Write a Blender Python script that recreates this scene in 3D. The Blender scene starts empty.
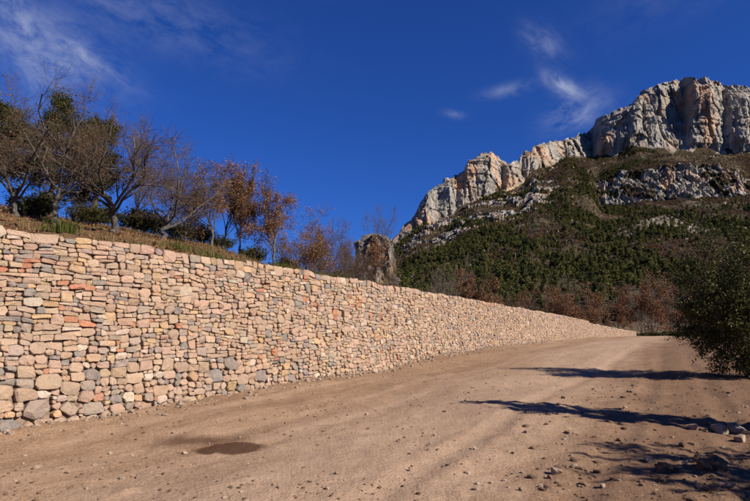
import bpy, math, random
import numpy as np
from mathutils import Vector, Matrix

sc = bpy.context.scene
C = sc.collection
rad = math.radians

# ------------------------------------------------------------ camera, sky, sun
W0, H0, F = 750.0, 501.0, 583.0            # photograph size and focal length in pixels
HORIZON = 333.0
PITCH = math.atan((HORIZON - H0 / 2) / F)
CAMZ = 1.65
cam = bpy.data.cameras.new('camera'); co = bpy.data.objects.new('camera', cam); C.objects.link(co)
cam.sensor_width = 36.0; cam.lens = 36.0 * F / W0; cam.clip_start = 0.1; cam.clip_end = 9000
co.location = (0, 0, CAMZ); co.rotation_euler = (math.pi / 2 + PITCH, 0, 0)
sc.camera = co

SUN_EL = rad(34.0); SUN_AZ = rad(119.0)     # azimuth clockwise from +Y
SUNV = Vector((math.sin(SUN_AZ) * math.cos(SUN_EL), math.cos(SUN_AZ) * math.cos(SUN_EL), math.sin(SUN_EL)))

def ray(px, py):
    u = (px - W0 / 2) / F; v = (H0 / 2 - py) / F
    f = math.cos(PITCH) - v * math.sin(PITCH); z = math.sin(PITCH) + v * math.cos(PITCH)
    return u / f, z / f                     # X and Z per metre of depth Y (camera at z = 0)
def at_depth(px, py, Y):
    a, b = ray(px, py); return Vector((a * Y, Y, CAMZ + b * Y))

world = bpy.data.worlds.new('World'); sc.world = world; world.use_nodes = True
wn = world.node_tree.nodes; wl = world.node_tree.links; wn.clear()
def wnode(t, **k):
    n = wn.new(t)
    for a, b in k.items(): setattr(n, a, b)
    return n
sky = wnode('ShaderNodeTexSky', sky_type='NISHITA', sun_disc=False)
sky.sun_elevation = SUN_EL; sky.sun_rotation = SUN_AZ; sky.altitude = 900; sky.air_density = 1.0
sky.dust_density = 0.15; sky.ozone_density = 4.0
wtc = wnode('ShaderNodeTexCoord')
def wmath(op, a, b=None, c=None, clamp=False):
    n = wnode('ShaderNodeMath', operation=op, use_clamp=clamp)
    for i, x in enumerate((a, b, c)):
        if x is None: continue
        if hasattr(x, 'links'): wl.new(x, n.inputs[i])
        else: n.inputs[i].default_value = x
    return n.outputs[0]
def wdot(v):
    n = wnode('ShaderNodeVectorMath', operation='DOT_PRODUCT')
    wl.new(wtc.outputs['Generated'], n.inputs[0]); n.inputs[1].default_value = v
    return n.outputs['Value']
def wisp(px, py, rx, ry, ang, amount, seed):
    """thin cirrus around one direction of the sky: soft ellipse x stretched noise"""
    d = (at_depth(px, py, 1) - Vector((0, 0, CAMZ))).normalized()
    right = d.cross(Vector((0, 0, 1))).normalized(); up = right.cross(d)
    ca, sa = math.cos(ang), math.sin(ang)
    e1 = right * ca + up * sa; e2 = up * ca - right * sa
    a = wdot(e1); b = wdot(e2)
    a_ = wmath('MULTIPLY', a, F / rx); b_ = wmath('MULTIPLY', b, F / ry)
    r2 = wmath('ADD', wmath('MULTIPLY', a_, a_), wmath('MULTIPLY', b_, b_))
    m = wmath('EXPONENT', wmath('MULTIPLY', r2, -1.2))
    cv = wnode('ShaderNodeCombineXYZ')
    wl.new(wmath('MULTIPLY', a, F / 42.0), cv.inputs[0]); wl.new(wmath('MULTIPLY', b, F / 24.0), cv.inputs[1])
    cv.inputs[2].default_value = seed
    n = wnode('ShaderNodeTexNoise'); n.inputs['Scale'].default_value = 1.3; n.inputs['Detail'].default_value = 8
    n.inputs['Roughness'].default_value = 0.66; n.inputs['Distortion'].default_value = 0.35
    wl.new(cv.outputs[0], n.inputs['Vector'])
    mr = wnode('ShaderNodeMapRange'); mr.inputs[1].default_value = 0.36; mr.inputs[2].default_value = 0.8
    wl.new(n.outputs[0], mr.inputs[0])
    front = wmath('GREATER_THAN', wdot(d), 0.2)
    return wmath('MULTIPLY', wmath('MULTIPLY', wmath('MULTIPLY', m, mr.outputs[0]), amount), front)
cl = None
for args in [(14, 8, 30, 14, -.9, .9, 1.1), (48, 50, 55, 30, -.35, 1.0, 2.3), (98, 64, 34, 6, -.42, .9, 3.9),
             (40, 72, 22, 16, -1.0, .55, 4.1), (150, 14, 100, 28, -.15, .36, 5.7), (300, -40, 130, 22, .1, .25, 6.3),
             (543, 42, 22, 12, -.7, .62, 7.7), (563, 86, 20, 8, -.7, 1.6, 8.2), (575, 113, 27, 15, .35, .95, 9.4),
             (507, 90, 24, 6, .12, .6, 10.6), (455, 114, 11, 4, -.2, .5, 11.5), (612, 100, 26, 9, -.8, .15, 12.1),
             (800, -90, 120, 30, .2, .35, 13.0), (-90, 60, 80, 40, -.4, .7, 14.0)]:
    o = wisp(*args); cl = o if cl is None else wmath('ADD', cl, o)
cl = wmath('MINIMUM', cl, 0.8)
tint = wnode('ShaderNodeMix', data_type='RGBA', blend_type='MULTIPLY'); tint.inputs['Factor'].default_value = 1
tint.inputs['B'].default_value = (0.205, 0.48, 1.14, 1)
wl.new(sky.outputs[0], tint.inputs['A'])
cmix = wnode('ShaderNodeMix', data_type='RGBA'); wl.new(cl, cmix.inputs['Factor'])
wl.new(tint.outputs['Result'], cmix.inputs['A']); cmix.inputs['B'].default_value = (3.9, 4.5, 6.7, 1)
bg = wnode('ShaderNodeBackground'); bg.inputs['Strength'].default_value = 0.05
wl.new(cmix.outputs['Result'], bg.inputs['Color'])
wo = wnode('ShaderNodeOutputWorld'); wl.new(bg.outputs[0], wo.inputs[0])

sun = bpy.data.lights.new('sun', 'SUN'); sun.energy = 5.0; sun.angle = rad(0.5); sun.color = (1.0, 0.93, 0.82)
so = bpy.data.objects.new('sun', sun); C.objects.link(so)
so.rotation_euler = SUNV.to_track_quat('Z', 'Y').to_euler(); so.location = (20, -10, 30)
sc.view_settings.view_transform = 'Standard'; sc.view_settings.look = 'None'
sc.view_settings.exposure = 0.83; sc.view_settings.gamma = 1.0; sc.view_settings.use_curve_mapping = False

# ------------------------------------------------------------ helpers
def h3(i, j, k, seed):
    with np.errstate(over='ignore'):
        n = (i.astype(np.uint32) * np.uint32(374761393) + j.astype(np.uint32) * np.uint32(668265263)
             + k.astype(np.uint32) * np.uint32(2147483647 - 19) + np.uint32((seed * 974711 + 12345) & 0xffffffff))
        n = (n ^ (n >> np.uint32(13))) * np.uint32(1274126177)
        n = (n ^ (n >> np.uint32(16))) * np.uint32(2246822519)
        n = n ^ (n >> np.uint32(15))
    return n.astype(np.float64) / 4294967295.0 * 2 - 1
def noise(x, y, z=0.0, seed=0, sharp=1.0):
    x, y, z = np.broadcast_arrays(np.asarray(x, float), np.asarray(y, float), np.asarray(z, float))
    i = np.floor(x).astype(np.int64); j = np.floor(y).astype(np.int64); k = np.floor(z).astype(np.int64)
    fx, fy, fz = x - i, y - j, z - k
    if sharp != 1:
        fx, fy, fz = (np.clip((q - .5) * sharp + .5, 0, 1) for q in (fx, fy, fz))
    fx = fx * fx * (3 - 2 * fx); fy = fy * fy * (3 - 2 * fy); fz = fz * fz * (3 - 2 * fz)
    r = 0
    for a in (0, 1):
        for b in (0, 1):
            for c in (0, 1):
                w = (fx if a else 1 - fx) * (fy if b else 1 - fy) * (fz if c else 1 - fz)
                r = r + w * h3(i + a, j + b, k + c, seed)
    return r
def fbm(x, y, z=0.0, oct=4, seed=0, gain=.5):
    s = 0; a = 1; f = 1
    for o in range(oct):
        s = s + a * noise(np.asarray(x) * f, np.asarray(y) * f, np.asarray(z) * f, seed + o * 17); a *= gain; f *= 2.03
    return s
def ridged(x, y, z=0.0, oct=4, seed=0, gain=.5):
    s = 0; a = 1; f = 1
    for o in range(oct):
        s = s + a * (1 - 2 * np.abs(noise(np.asarray(x) * f, np.asarray(y) * f, np.asarray(z) * f, seed + o * 31))); a *= gain; f *= 2.07
    return s
def fract(x, y, z, seed, tilt=.5):
    """broken rock: every cell of a Voronoi pattern is a flat facet with its own offset and lean"""
    sh = np.shape(x); x, y, z = (np.ravel(np.asarray(q, float)) for q in (x, y, z))
    i, j, k_ = (np.floor(q).astype(np.int64) for q in (x, y, z)); best = np.full(x.shape, 9e9); val = np.zeros(x.shape)
    for a in (-1, 0, 1):
        for b in (-1, 0, 1):
            for c in (-1, 0, 1):
                I_, J_, K_ = i + a, j + b, k_ + c
                dx = x - (I_ + .5 + .45 * h3(I_, J_, K_, seed)); dy = y - (J_ + .5 + .45 * h3(I_, J_, K_, seed + 1)); dz = z - (K_ + .5 + .45 * h3(I_, J_, K_, seed + 2))
                dd = dx * dx + dy * dy + dz * dz; m = dd < best
                if m.any():
                    I2, J2, K2 = I_[m], J_[m], K_[m]; best[m] = dd[m]
                    val[m] = h3(I2, J2, K2, seed + 3) + tilt * 2 * (h3(I2, J2, K2, seed + 4) * dx[m] + h3(I2, J2, K2, seed + 5) * dz[m])
    return val.reshape(sh)
def smooth(e0, e1, x):
    t = np.clip((np.asarray(x, float) - e0) / (e1 - e0), 0, 1); return t * t * (3 - 2 * t)

def mesh_np(name, V, quads=None, tris=None, mats=(), qmat=None, tmat=None, shade=True, attrs=None):
    me = bpy.data.meshes.new(name)
    V = np.asarray(V, np.float32).reshape(-1, 3)
    q = np.zeros((0, 4), np.int32) if quads is None else np.asarray(quads, np.int32).reshape(-1, 4)
    t = np.zeros((0, 3), np.int32) if tris is None else np.asarray(tris, np.int32).reshape(-1, 3)
    me.vertices.add(len(V)); me.vertices.foreach_set('co', V.ravel())
    me.loops.add(q.size + t.size); me.loops.foreach_set('vertex_index', np.concatenate([q.ravel(), t.ravel()]))
    me.polygons.add(len(q) + len(t))
    st = np.concatenate([np.arange(len(q)) * 4, q.size + np.arange(len(t)) * 3]).astype(np.int32)
    me.polygons.foreach_set('loop_start', st)
    mi = np.zeros(len(q) + len(t), np.int32)
    if qmat is not None: mi[:len(q)] = qmat
    if tmat is not None: mi[len(q):] = tmat
    me.polygons.foreach_set('material_index', mi)
    me.polygons.foreach_set('use_smooth', np.full(len(mi), bool(shade)))
    for m in mats: me.materials.append(m)
    for an, (ty, data) in (attrs or {}).items():
        a = me.attributes.new(an, ty, 'POINT')
        a.data.foreach_set('color' if ty == 'FLOAT_COLOR' else 'value', np.asarray(data, np.float32 if ty != 'INT' else np.int32).ravel())
    me.update(calc_edges=True)
    return me
def link(name, me, parent=None, loc=(0, 0, 0), rz=0.0, sca=1.0):
    o = bpy.data.objects.new(name, me); C.objects.link(o)
    o.location = loc; o.rotation_euler = (0, 0, rz); o.scale = (sca, sca, sca) if not hasattr(sca, '__len__') else sca
    if parent: o.parent = parent
    return o
def tag(o, label=None, cat=None, group=None, kind=None):
    if label: o['label'] = label
    if cat: o['category'] = cat
    if group: o['group'] = group
    if kind: o['kind'] = kind
    return o
def grid_quads(nr, nc):
    i = np.arange((nr - 1) * (nc - 1)); r = i // (nc - 1); c = i % (nc - 1); a = r * nc + c
    return np.stack([a, a + 1, a + nc + 1, a + nc], 1)

class Mat:
    def __init__(s, name, rough=0.9, spec=0.2):
        s.m = bpy.data.materials.new(name); s.m.use_nodes = True; s.nt = s.m.node_tree; s.n = s.nt.nodes; s.l = s.nt.links
        s.b = s.n['Principled BSDF']; s.b.inputs['Roughness'].default_value = rough; s.b.inputs['Specular IOR Level'].default_value = spec
        s._tc = None
    def add(s, t, **k):
        n = s.n.new(t)
        for a, b in k.items(): setattr(n, a, b)
        return n
    def put(s, sock, x):
        if hasattr(x, 'links'): s.l.new(x, sock)
        else: sock.default_value = x
    def coord(s, which='Object'):
        if s._tc is None: s._tc = s.add('ShaderNodeTexCoord')
        return s._tc.outputs[which]
    def pos(s):
        return s.add('ShaderNodeNewGeometry').outputs['Position']
    def mapping(s, v, scale=(1, 1, 1), rot=(0, 0, 0), loc=(0, 0, 0)):
        n = s.add('ShaderNodeMapping'); s.l.new(v, n.inputs[0]); n.inputs['Scale'].default_value = scale
        n.inputs['Rotation'].default_value = rot; n.inputs['Location'].default_value = loc
        return n.outputs[0]
    def noise(s, v, scale, detail=4, rough=.55, dist=0.0):
        n = s.add('ShaderNodeTexNoise'); s.l.new(v, n.inputs['Vector']); n.inputs['Scale'].default_value = scale
        n.inputs['Detail'].default_value = detail; n.inputs['Roughness'].default_value = rough; n.inputs['Distortion'].default_value = dist
        return n.outputs[0]
    def ramp(s, f, stops):
        n = s.add('ShaderNodeValToRGB'); s.l.new(f, n.inputs[0]); e = n.color_ramp.elements
        while len(e) < len(stops): e.new(0.5)
        for k, (p, c) in zip(e, stops):
            k.position = p; k.color = (c, c, c, 1) if not hasattr(c, '__len__') else (*c, 1)
        return n.outputs[0]
    def mix(s, f, a, b, mode='MIX'):
        n = s.add('ShaderNodeMix', data_type='RGBA', blend_type=mode)
        s.put(n.inputs['Factor'], f)
        for k, x in (('A', a), ('B', b)):
            s.put(n.inputs[k], x if hasattr(x, 'links') else (*x, 1))
        return n.outputs['Result']
    def math(s, op, a, b=0.0, clamp=False):
        n = s.add('ShaderNodeMath', operation=op, use_clamp=clamp); s.put(n.inputs[0], a); s.put(n.inputs[1], b); return n.outputs[0]
    def attr(s, name, out='Color'):
        n = s.add('ShaderNodeAttribute'); n.attribute_name = name; return n.outputs[out]
    def color(s, c): s.put(s.b.inputs['Base Color'], c if hasattr(c, 'links') else (*c, 1)); return s
    def bump(s, h, strength=.5, dist=.02):
        n = s.add('ShaderNodeBump'); n.inputs['Strength'].default_value = strength; n.inputs['Distance'].default_value = dist
        s.l.new(h, n.inputs['Height']); s.l.new(n.outputs[0], s.b.inputs['Normal']); return s

# ------------------------------------------------------------ materials
def stone_material():
    M = Mat('wall_stone', .92, .15); p = M.pos()
    c = M.attr('col')
    n1 = M.noise(p, 9, 6, .6); n2 = M.noise(p, 46, 4, .6); n3 = M.noise(p, 3.1, 3, .5)
    c = M.mix(M.ramp(n1, [(.4, 0), (.75, .5)]), c, (.52, .37, .25))
    c = M.mix(.8, c, M.ramp(n2, [(.3, .62), (.65, 1.12)]), 'MULTIPLY')
    c = M.mix(M.math('MULTIPLY', M.ramp(n3, [(.45, 0), (.75, .5)]), .6), c, (.30, .26, .22))
    M.color(M.mix(1.0, c, (.69, .672, .66), 'MULTIPLY'))
    hgt = M.math('ADD', M.math('MULTIPLY', n1, 1.0), M.math('MULTIPLY', n2, .45))
    M.bump(hgt, .9, .028)
    return M.m
def dirt_color(M, p):
    n1 = M.noise(p, .35, 5, .6); n2 = M.noise(p, 3.3, 6, .62); n3 = M.noise(p, 26, 4, .65)
    c = M.ramp(n1, [(.3, (.240, .145, .088)), (.7, (.35, .225, .145))])
    c = M.mix(M.ramp(n2, [(.35, .0), (.75, .7)]), c, (.40, .265, .175))
    c = M.mix(.85, c, M.ramp(n3, [(.33, .42), (.56, 1.1)]), 'MULTIPLY')
    return c, n2, n3
DAMP = []       # filled below: (centre x, y, radius x, radius y)
def ground_material():
    M = Mat('dirt', .95, .1); p = M.pos()
    c, n2, n3 = dirt_color(M, p)
    # graded lanes run with the wall
    q = M.mapping(p, (1, 1, 1), (0, 0, rad(28)))
    st = M.noise(M.mapping(q, (1.1, .05, 1)), 1.0, 5, .62)
    c = M.mix(M.ramp(st, [(.46, 0), (.64, .6)]), c, (.46, .315, .215))
    c = M.mix(M.ramp(M.noise(M.mapping(q, (.7, .09, 1), (0, 0, 0), (7, 3, 0)), 1.0, 5, .65), [(.52, 0), (.66, .55)]), c, (.20, .115, .066))
    # across the track: compacted pale lane, loose darker soil off its right side
    sp0 = M.add('ShaderNodeSeparateXYZ'); M.l.new(p, sp0.inputs[0])
    ac = M.math('SUBTRACT', M.math('MULTIPLY', sp0.outputs[0], .887), M.math('MULTIPLY', sp0.outputs[1], .462))
    wv = M.math('MULTIPLY', M.math('SUBTRACT', M.noise(p, .6, 6, .68), .5), 3.0)
    ln = M.math('DIVIDE', M.math('ABSOLUTE', M.math('ADD', M.math('ADD', ac, 3.7), wv)), 3.0)
    c = M.mix(M.ramp(ln, [(.25, .45), (.85, 0)]), c, (.45, .325, .24))
    rt = M.math('MULTIPLY', M.math('ADD', M.math('ADD', ac, 2.5), wv), .38)
    c = M.mix(M.ramp(rt, [(.1, 0), (.75, .85)]), c, (.165, .097, .060))
    # flecks of pale stone and dark clods
    v = M.add('ShaderNodeTexVoronoi'); v.inputs['Scale'].default_value = 13; M.l.new(p, v.inputs['Vector'])
    pick = M.ramp(v.outputs['Color'], [(.80, 0), (.82, 1)])
    spot = M.math('MULTIPLY', M.ramp(v.outputs['Distance'], [(.18, 1), (.3, 0)]), pick)
    c = M.mix(M.math('MULTIPLY', spot, .5), c, (.46, .36, .27))
    v2 = M.add('ShaderNodeTexVoronoi'); v2.inputs['Scale'].default_value = 21; M.l.new(p, v2.inputs['Vector'])
    spot2 = M.math('MULTIPLY', M.ramp(v2.outputs['Distance'], [(.16, 1), (.32, 0)]), M.math('MULTIPLY', M.ramp(v2.outputs['Color'], [(.62, 0), (.66, 1)]), M.ramp(M.noise(p, 1.7, 4, .6), [(.42, .15), (.6, 1)])))
    c = M.mix(M.math('MULTIPLY', spot2, .75), c, (.12, .065, .038))
    # damp stain
    sep = M.add('ShaderNodeSeparateXYZ'); M.l.new(p, sep.inputs[0])
    wob = M.math('MULTIPLY', M.math('SUBTRACT', M.noise(p, 2.2, 5, .65), .5), 1.5)
    tot = None
    for cx, cy, rx, ry, s, soft in DAMP:
        a = M.math('DIVIDE', M.math('SUBTRACT', sep.outputs[0], cx), rx); b = M.math('DIVIDE', M.math('SUBTRACT', sep.outputs[1], cy), ry)
        r = M.math('SQRT', M.math('ADD', M.math('MULTIPLY', a, a), M.math('MULTIPLY', b, b)))
        r = M.math('ADD', r, M.math('MULTIPLY', wob, .75 if soft > .3 else .5))
        m = M.ramp(r, [(1 - soft if soft < 1 else 0, s), (1.0, 0)])
        tot = m if tot is None else M.math('MAXIMUM', tot, m)
    c = M.mix(tot, c, (.070, .030, .016))
    M.color(M.mix(1.0, c, (.80, .775, .74), 'MULTIPLY'))
    M.bump(M.math('ADD', n2, M.math('MULTIPLY', n3, .45)), .9, .042)
    return M.m
def bank_material():
    M = Mat('bank_earth', .95, .1); p = M.pos()
    n1 = M.noise(p, .8, 5, .6); n2 = M.noise(p, 7, 6, .65)
    c = M.ramp(n1, [(.34, (.11, .060, .032)), (.5, (.17, .105, .052)), (.68, (.155, .115, .045))])
    c = M.mix(M.ramp(n2, [(.4, 0), (.72, .7)]), c, (.24, .145, .078))
    c = M.mix(.9, c, M.ramp(M.noise(p, 30, 4, .6), [(.3, .5), (.62, 1.1)]), 'MULTIPLY')
    M.color(M.mix(1.0, c, (.78, .75, .72), 'MULTIPLY')); M.bump(n2, 1.0, .12); return M.m
def mountain_material():
    M = Mat('mountain_rock', .95, .1); p = M.pos()
    rk = M.attr('rock', 'Fac'); n1 = M.noise(p, .045, 8, .62); n2 = M.noise(p, .012, 5, .55)
    v = M.noise(M.mapping(p, (.03, .03, .006)), 1.0, 6, .6); v2 = M.noise(M.mapping(p, (.11, .11, .02)), 1.0, 5, .6)
    lime = M.ramp(v2, [(.3, (.125, .112, .100)), (.5, (.27, .245, .212)), (.72, (.41, .365, .305))])
    och = M.math('MULTIPLY', M.ramp(v, [(.49, 0), (.61, .85)]), M.ramp(n2, [(.40, .10), (.56, 1)]))
    lime = M.mix(och, lime, (.46, .27, .15))
    lime = M.mix(.8, lime, M.ramp(n1, [(.3, .5), (.6, 1.08)]), 'MULTIPLY')
    scrub = M.ramp(M.noise(p, .022, 6, .65), [(.33, (.034, .031, .014)), (.5, (.060, .043, .025)), (.68, (.095, .068, .045))])
    scrub = M.mix(M.ramp(M.noise(p, .16, 4, .7), [(.5, 0), (.68, .75)]), scrub, (.028, .033, .012))
    screes = M.attr('scree', 'Fac')
    scrub = M.mix(screes, scrub, M.ramp(n1, [(.35, (.10, .075, .055)), (.6, (.24, .20, .165))]))
    fld = M.attr('field', 'Fac')
    scrub = M.mix(fld, scrub, M.ramp(M.noise(p, .06, 5, .6), [(.35, (.10, .068, .038)), (.6, (.19, .135, .080))]))
    nz = M.add('ShaderNodeSeparateXYZ'); M.l.new(M.add('ShaderNodeNewGeometry').outputs['Normal'], nz.inputs[0])
    ledge = M.ramp(nz.outputs[2], [(.62, 0), (.80, .42)])
    f = M.math('SUBTRACT', M.math('ADD', rk, M.math('MULTIPLY', M.math('SUBTRACT', n1, .5), 1.1)), ledge)
    c = M.mix(M.ramp(f, [(.42, 0), (.56, 1)]), scrub, lime)
    M.color(c)
    M.bump(M.math('ADD', M.noise(M.mapping(p, (.3, .3, .11)), 1.0, 6, .72), M.math('MULTIPLY', v2, .5)), .8, 3.5); return M.m
def outcrop_material():
    M = Mat('grey_limestone', .95, .1); p = M.pos()
    n1 = M.noise(p, .9, 7, .65); v = M.noise(M.mapping(p, (1.1, 1.1, .25)), 1.0, 5, .6)
    c = M.ramp(v, [(.3, (.065, .054, .046)), (.52, (.155, .13, .11)), (.72, (.28, .235, .195))])
    c = M.mix(.8, c, M.ramp(n1, [(.3, .5), (.62, 1.1)]), 'MULTIPLY')
    c = M.mix(M.ramp(M.noise(p, .5, 3, .5), [(.56, 0), (.66, .6)]), c, (.33, .20, .11))
    M.color(c); M.bump(n1, .9, .4); return M.m
def simple(name, a, b, scale, rough=.9, bump=0, spec=.2, trans=0.0):
    M = Mat(name, rough, spec); n = M.noise(M.pos(), scale, 3, .6)
    a, b = (tuple(v * .74 for v in q) for q in (a, b))
    c = M.ramp(n, [(.32, a), (.68, b)])
    M.color(c)
    if bump: M.bump(M.noise(M.pos(), scale * 4, 4, .6), .8, bump)
    return M.m
def leaf_mat(name, a, b, scale, rough=.6, spec=.3, each=False):
    M = Mat(name, rough, spec); kf = .95 if each else .74; a, b = (tuple(v * kf for v in q) for q in (a, b))
    g = M.add('ShaderNodeNewGeometry'); n = M.noise(g.outputs['Position'], scale, 2, .5)
    r = M.math('ADD', M.math('MULTIPLY', n, .6), M.math('MULTIPLY', g.outputs['Random Per Island'], .4))
    if each: r = M.math('ADD', M.math('MULTIPLY', r, .6), M.math('MULTIPLY', M.add('ShaderNodeObjectInfo').outputs['Random'], .4))
    M.color(M.ramp(r, [(.3, a), (.7, b)]))
    t = M.add('ShaderNodeBsdfTranslucent'); M.l.new(M.b.inputs['Base Color'].links[0].from_socket, t.inputs[0])
    mx = M.add('ShaderNodeMixShader'); mx.inputs[0].default_value = .22
    M.l.new(M.b.outputs[0], mx.inputs[1]); M.l.new(t.outputs[0], mx.inputs[2])
    M.l.new(mx.outputs[0], M.n['Material Output'].inputs[0]); return M.m

M_STONE = stone_material()
M_CORE = simple('earth_fill', (.20, .135, .09), (.32, .225, .155), 6, .95, .02)
M_BARK = simple('bark', (.060, .048, .040), (.165, .14, .118), 5, .95, .02)
M_TWIG = simple('twig', (.085, .055, .035), (.15, .10, .066), 3, .95)
M_TWIGF = simple('far_twig', (.12, .088, .066), (.21, .16, .122), 2, .95)
M_BROWNLEAF = leaf_mat('withered_leaf', (.20, .092, .042), (.36, .185, .085), 2.5, .85, .1)
M_BROWNLEAF2 = leaf_mat('russet_leaf', (.135, .060, .030), (.29, .138, .068), 1.5, .85, .1)
M_PINE = leaf_mat('pine_needles', (.030, .034, .010), (.095, .088, .024), 1.2, .7, .15)
M_HOLM = leaf_mat('holm_oak_leaf', (.028, .034, .010), (.16, .148, .045), 2.2, .65, .15)
M_SHRUB = leaf_mat('broom_twigs', (.030, .032, .009), (.088, .080, .022), 3, .8, .1)
M_GRASS = leaf_mat('grass_blade', (.06, .075, .014), (.15, .15, .035), 2, .8, .1)
M_DRYGRASS = leaf_mat('dry_grass_blade', (.15, .105, .045), (.28, .20, .09), 2, .85, .1)
M_FARGREEN = leaf_mat('wood_green', (.028, .036, .011), (.135, .125, .036), .05, .8, .1, True)
M_FARGREY = leaf_mat('wood_bare_twigs', (.075, .053, .040), (.18, .128, .095), .05, .9, .1, True)
M_ROCK = outcrop_material()
M_PEBBLE = simple('pebble', (.20, .13, .085), (.46, .35, .26), 5.5, .95, .01)
M_CLOD = simple('clod', (.11, .062, .036), (.22, .135, .083), 4, .97, .03)

# ------------------------------------------------------------ the wall's line
D0 = -1.6 / ray(0, 438)[1]                        # depth of the wall's foot at the left edge
TOPZ = ray(0, 224)[1] * D0                        # top of the wall above the eye
top_px = [(0, 224), (50, 232), (100, 239.5), (150, 247), (190, 252), (220, 257), (280, 266), (340, 276), (400, 285.5),
          (460, 296.5), (520, 307.5), (550, 312.5)]
pl = []
for x, y in top_px:
    a, b = ray(x, y); Y = TOPZ / b; pl.append((a * Y, Y, TOPZ))
for x, y, Y in [(587, 320.3, 80.0), (612, 326.0, 98.0), (637, 330.5, 118.0)]:
    a, b = ray(x, y); pl.append((a * Y, Y, b * Y))
pl = np.array(pl)
d0 = (pl[4] - pl[0])[:2]; d0 /= np.linalg.norm(d0)
pl = np.vstack([[*(pl[0][:2] - d0 * 9), TOPZ + .25], [*(pl[0][:2] - d0 * 4), TOPZ + .08], pl])
# resample + smooth the plan
seg = np.r_[0, np.cumsum(np.linalg.norm(np.diff(pl[:, :2], axis=0), axis=1))]
SS = np.arange(0, seg[-1], .25)
k = np.ones(41) / 41
def sm(a):
    q = np.interp(SS, seg, a); pad = np.r_[2 * q[0] - q[20:0:-1], q, 2 * q[-1] - q[-2:-22:-1]]; return np.convolve(pad, k, 'valid')
LX, LY = sm(pl[:, 0]), sm(pl[:, 1]); LT = np.interp(SS, seg, pl[:, 2])
foot_px = [(0, 438), (100, 413.5), (165, 406), (220, 396.5), (250, 389.5), (280, 385), (340, 375.5), (370, 372), (400, 366), (430, 357.5), (460, 351),
           (520, 344), (570, 339), (600, 336.8), (637, 336.0)]
LPX = W0 / 2 + F * LX / LY * math.cos(PITCH)      # near enough to look foot rows up
def s_of_px(x): return float(np.interp(x, LPX, SS))
fs = []; fz = []; fy = []
for x, y in foot_px:
    s = s_of_px(x); Y = float(np.interp(s, SS, LY)); fs.append(s); fy.append(Y); fz.append(ray(x, y)[1] * Y)
LF = np.interp(SS, [0] + fs, [fz[0] - .12] + fz)
TX, TY = np.gradient(LX, SS), np.gradient(LY, SS); tl = np.hypot(TX, TY); TX /= tl; TY /= tl
S_END = s_of_px(587)
print('wall length', S_END, 'top', TOPZ, 'foot', [round(v, 2) for v in fz], 'Y', [round(v, 1) for v in fy])

def wall_xy(s, t):                 # t: metres behind the wall's face
    x = np.interp(s, SS, LX); y = np.interp(s, SS, LY); tx = np.interp(s, SS, TX); ty = np.interp(s, SS, TY)
    return x - ty * t, y + tx * t
def st_of(px, t):                  # s where the vertical plane of pixel column px is t metres behind the wall
    x, y = wall_xy(SS, t); u = ray(px, HORIZON)[0]
    return float(np.interp(u, x / np.maximum(y, .5), SS))

# ------------------------------------------------------------ ground
GY = np.r_[-8, 2, 5.5, np.array(fy), 112, 128, 150, 220, 600]
GZ = np.r_[-1.68, -1.65, -1.63, np.array(fz), -.60, -1.0, -2.6, -7, -9]
o_ = np.argsort(GY); GY = GY[o_]; GZ = GZ[o_]
def G0(x, y):
    """smooth ground height (world z); slides along with the wall's foot"""
    z = np.interp(y, GY, GZ) * .4 + np.interp(y - 1.0, GY, GZ) * .3 + np.interp(y + 1.0, GY, GZ) * .3
    r = np.asarray(x) / np.maximum(np.asarray(y) + 2, 3)
    z = z + .10 * smooth(.52, .72, r) * np.exp(-((np.asarray(y) - 10) / 9) ** 2)
    return CAMZ + z
def wall_dist(x, y):               # signed distance from the wall's face, positive in front (by its depth row)
    xw = np.interp(y, LY, LX); return (np.asarray(x) - xw) * .87
def G(x, y):
    x = np.asarray(x, float); y = np.asarray(y, float)
    z = G0(x, y); wd = wall_dist(x, y)
    far = 1 / (1 + (np.hypot(x, y) / 40) ** 2)
    z = z + .05 * fbm(x * .35, y * .35, 0, 3, 5) * (.4 + far)
    z = z + .022 * fbm(x * 2.1, y * 2.1, 0, 4, 9) * (.5 + .9 * np.exp(-np.abs(wd) / 1.3) + .8 * smooth(.38, .6, x / np.maximum(y, 2)))
    # lanes pressed by wheels, along the wall
    c, s = math.cos(rad(27.5)), math.sin(rad(27.5)); a = x * c - y * s; b = x * s + y * c
    for off in (-2.55, -1.0, .35, 1.9):
        a0 = a - off - .25 * np.sin(b * .13 + off)
        z = z - .022 * np.exp(-(a0 / .17) ** 2) + .014 * np.exp(-((np.abs(a0) - .3) / .1) ** 2)
    z = z + .05 * np.exp(-np.abs(wd - .25) / .35) * (.6 + .8 * noise(x * 1.3, y * 1.3, 0, 44))
    # churned soil to the right
    m = smooth(.36, .62, x / np.maximum(y, 2)) * np.exp(-((y - 7) / 5) ** 2)
    z = z + m * (.05 * np.abs(fbm(x * 3.4, y * 3.4, 0, 3, 77)) + .02 * fbm(x * 9, y * 9, 0, 2, 78))
    # loose clods everywhere
    z = z + .012 * np.maximum(0, fbm(x * 7, y * 7, 0, 3, 21) - .25) * 2.2
    return z
def on_ground(px, py):
    a, b = ray(px, py); Y = 8.0
    for _ in range(60):
        Yn = (float(G0(a * Y, Y)) - CAMZ) / b; Y = .5 * Y + .5 * max(1, min(400, Yn))
    return a * Y, Y
cx, cy = on_ground(232, 447); dx = 38 / F * cy
DAMP += [(cx, cy, dx, dx * .72, .9, .22)]
cx2, cy2 = on_ground(203, 440); DAMP += [(cx2 - .12, cy2 + .05, dx * 1.9, dx * .95, .72, .75)]
M_DIRT = ground_material()

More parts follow.
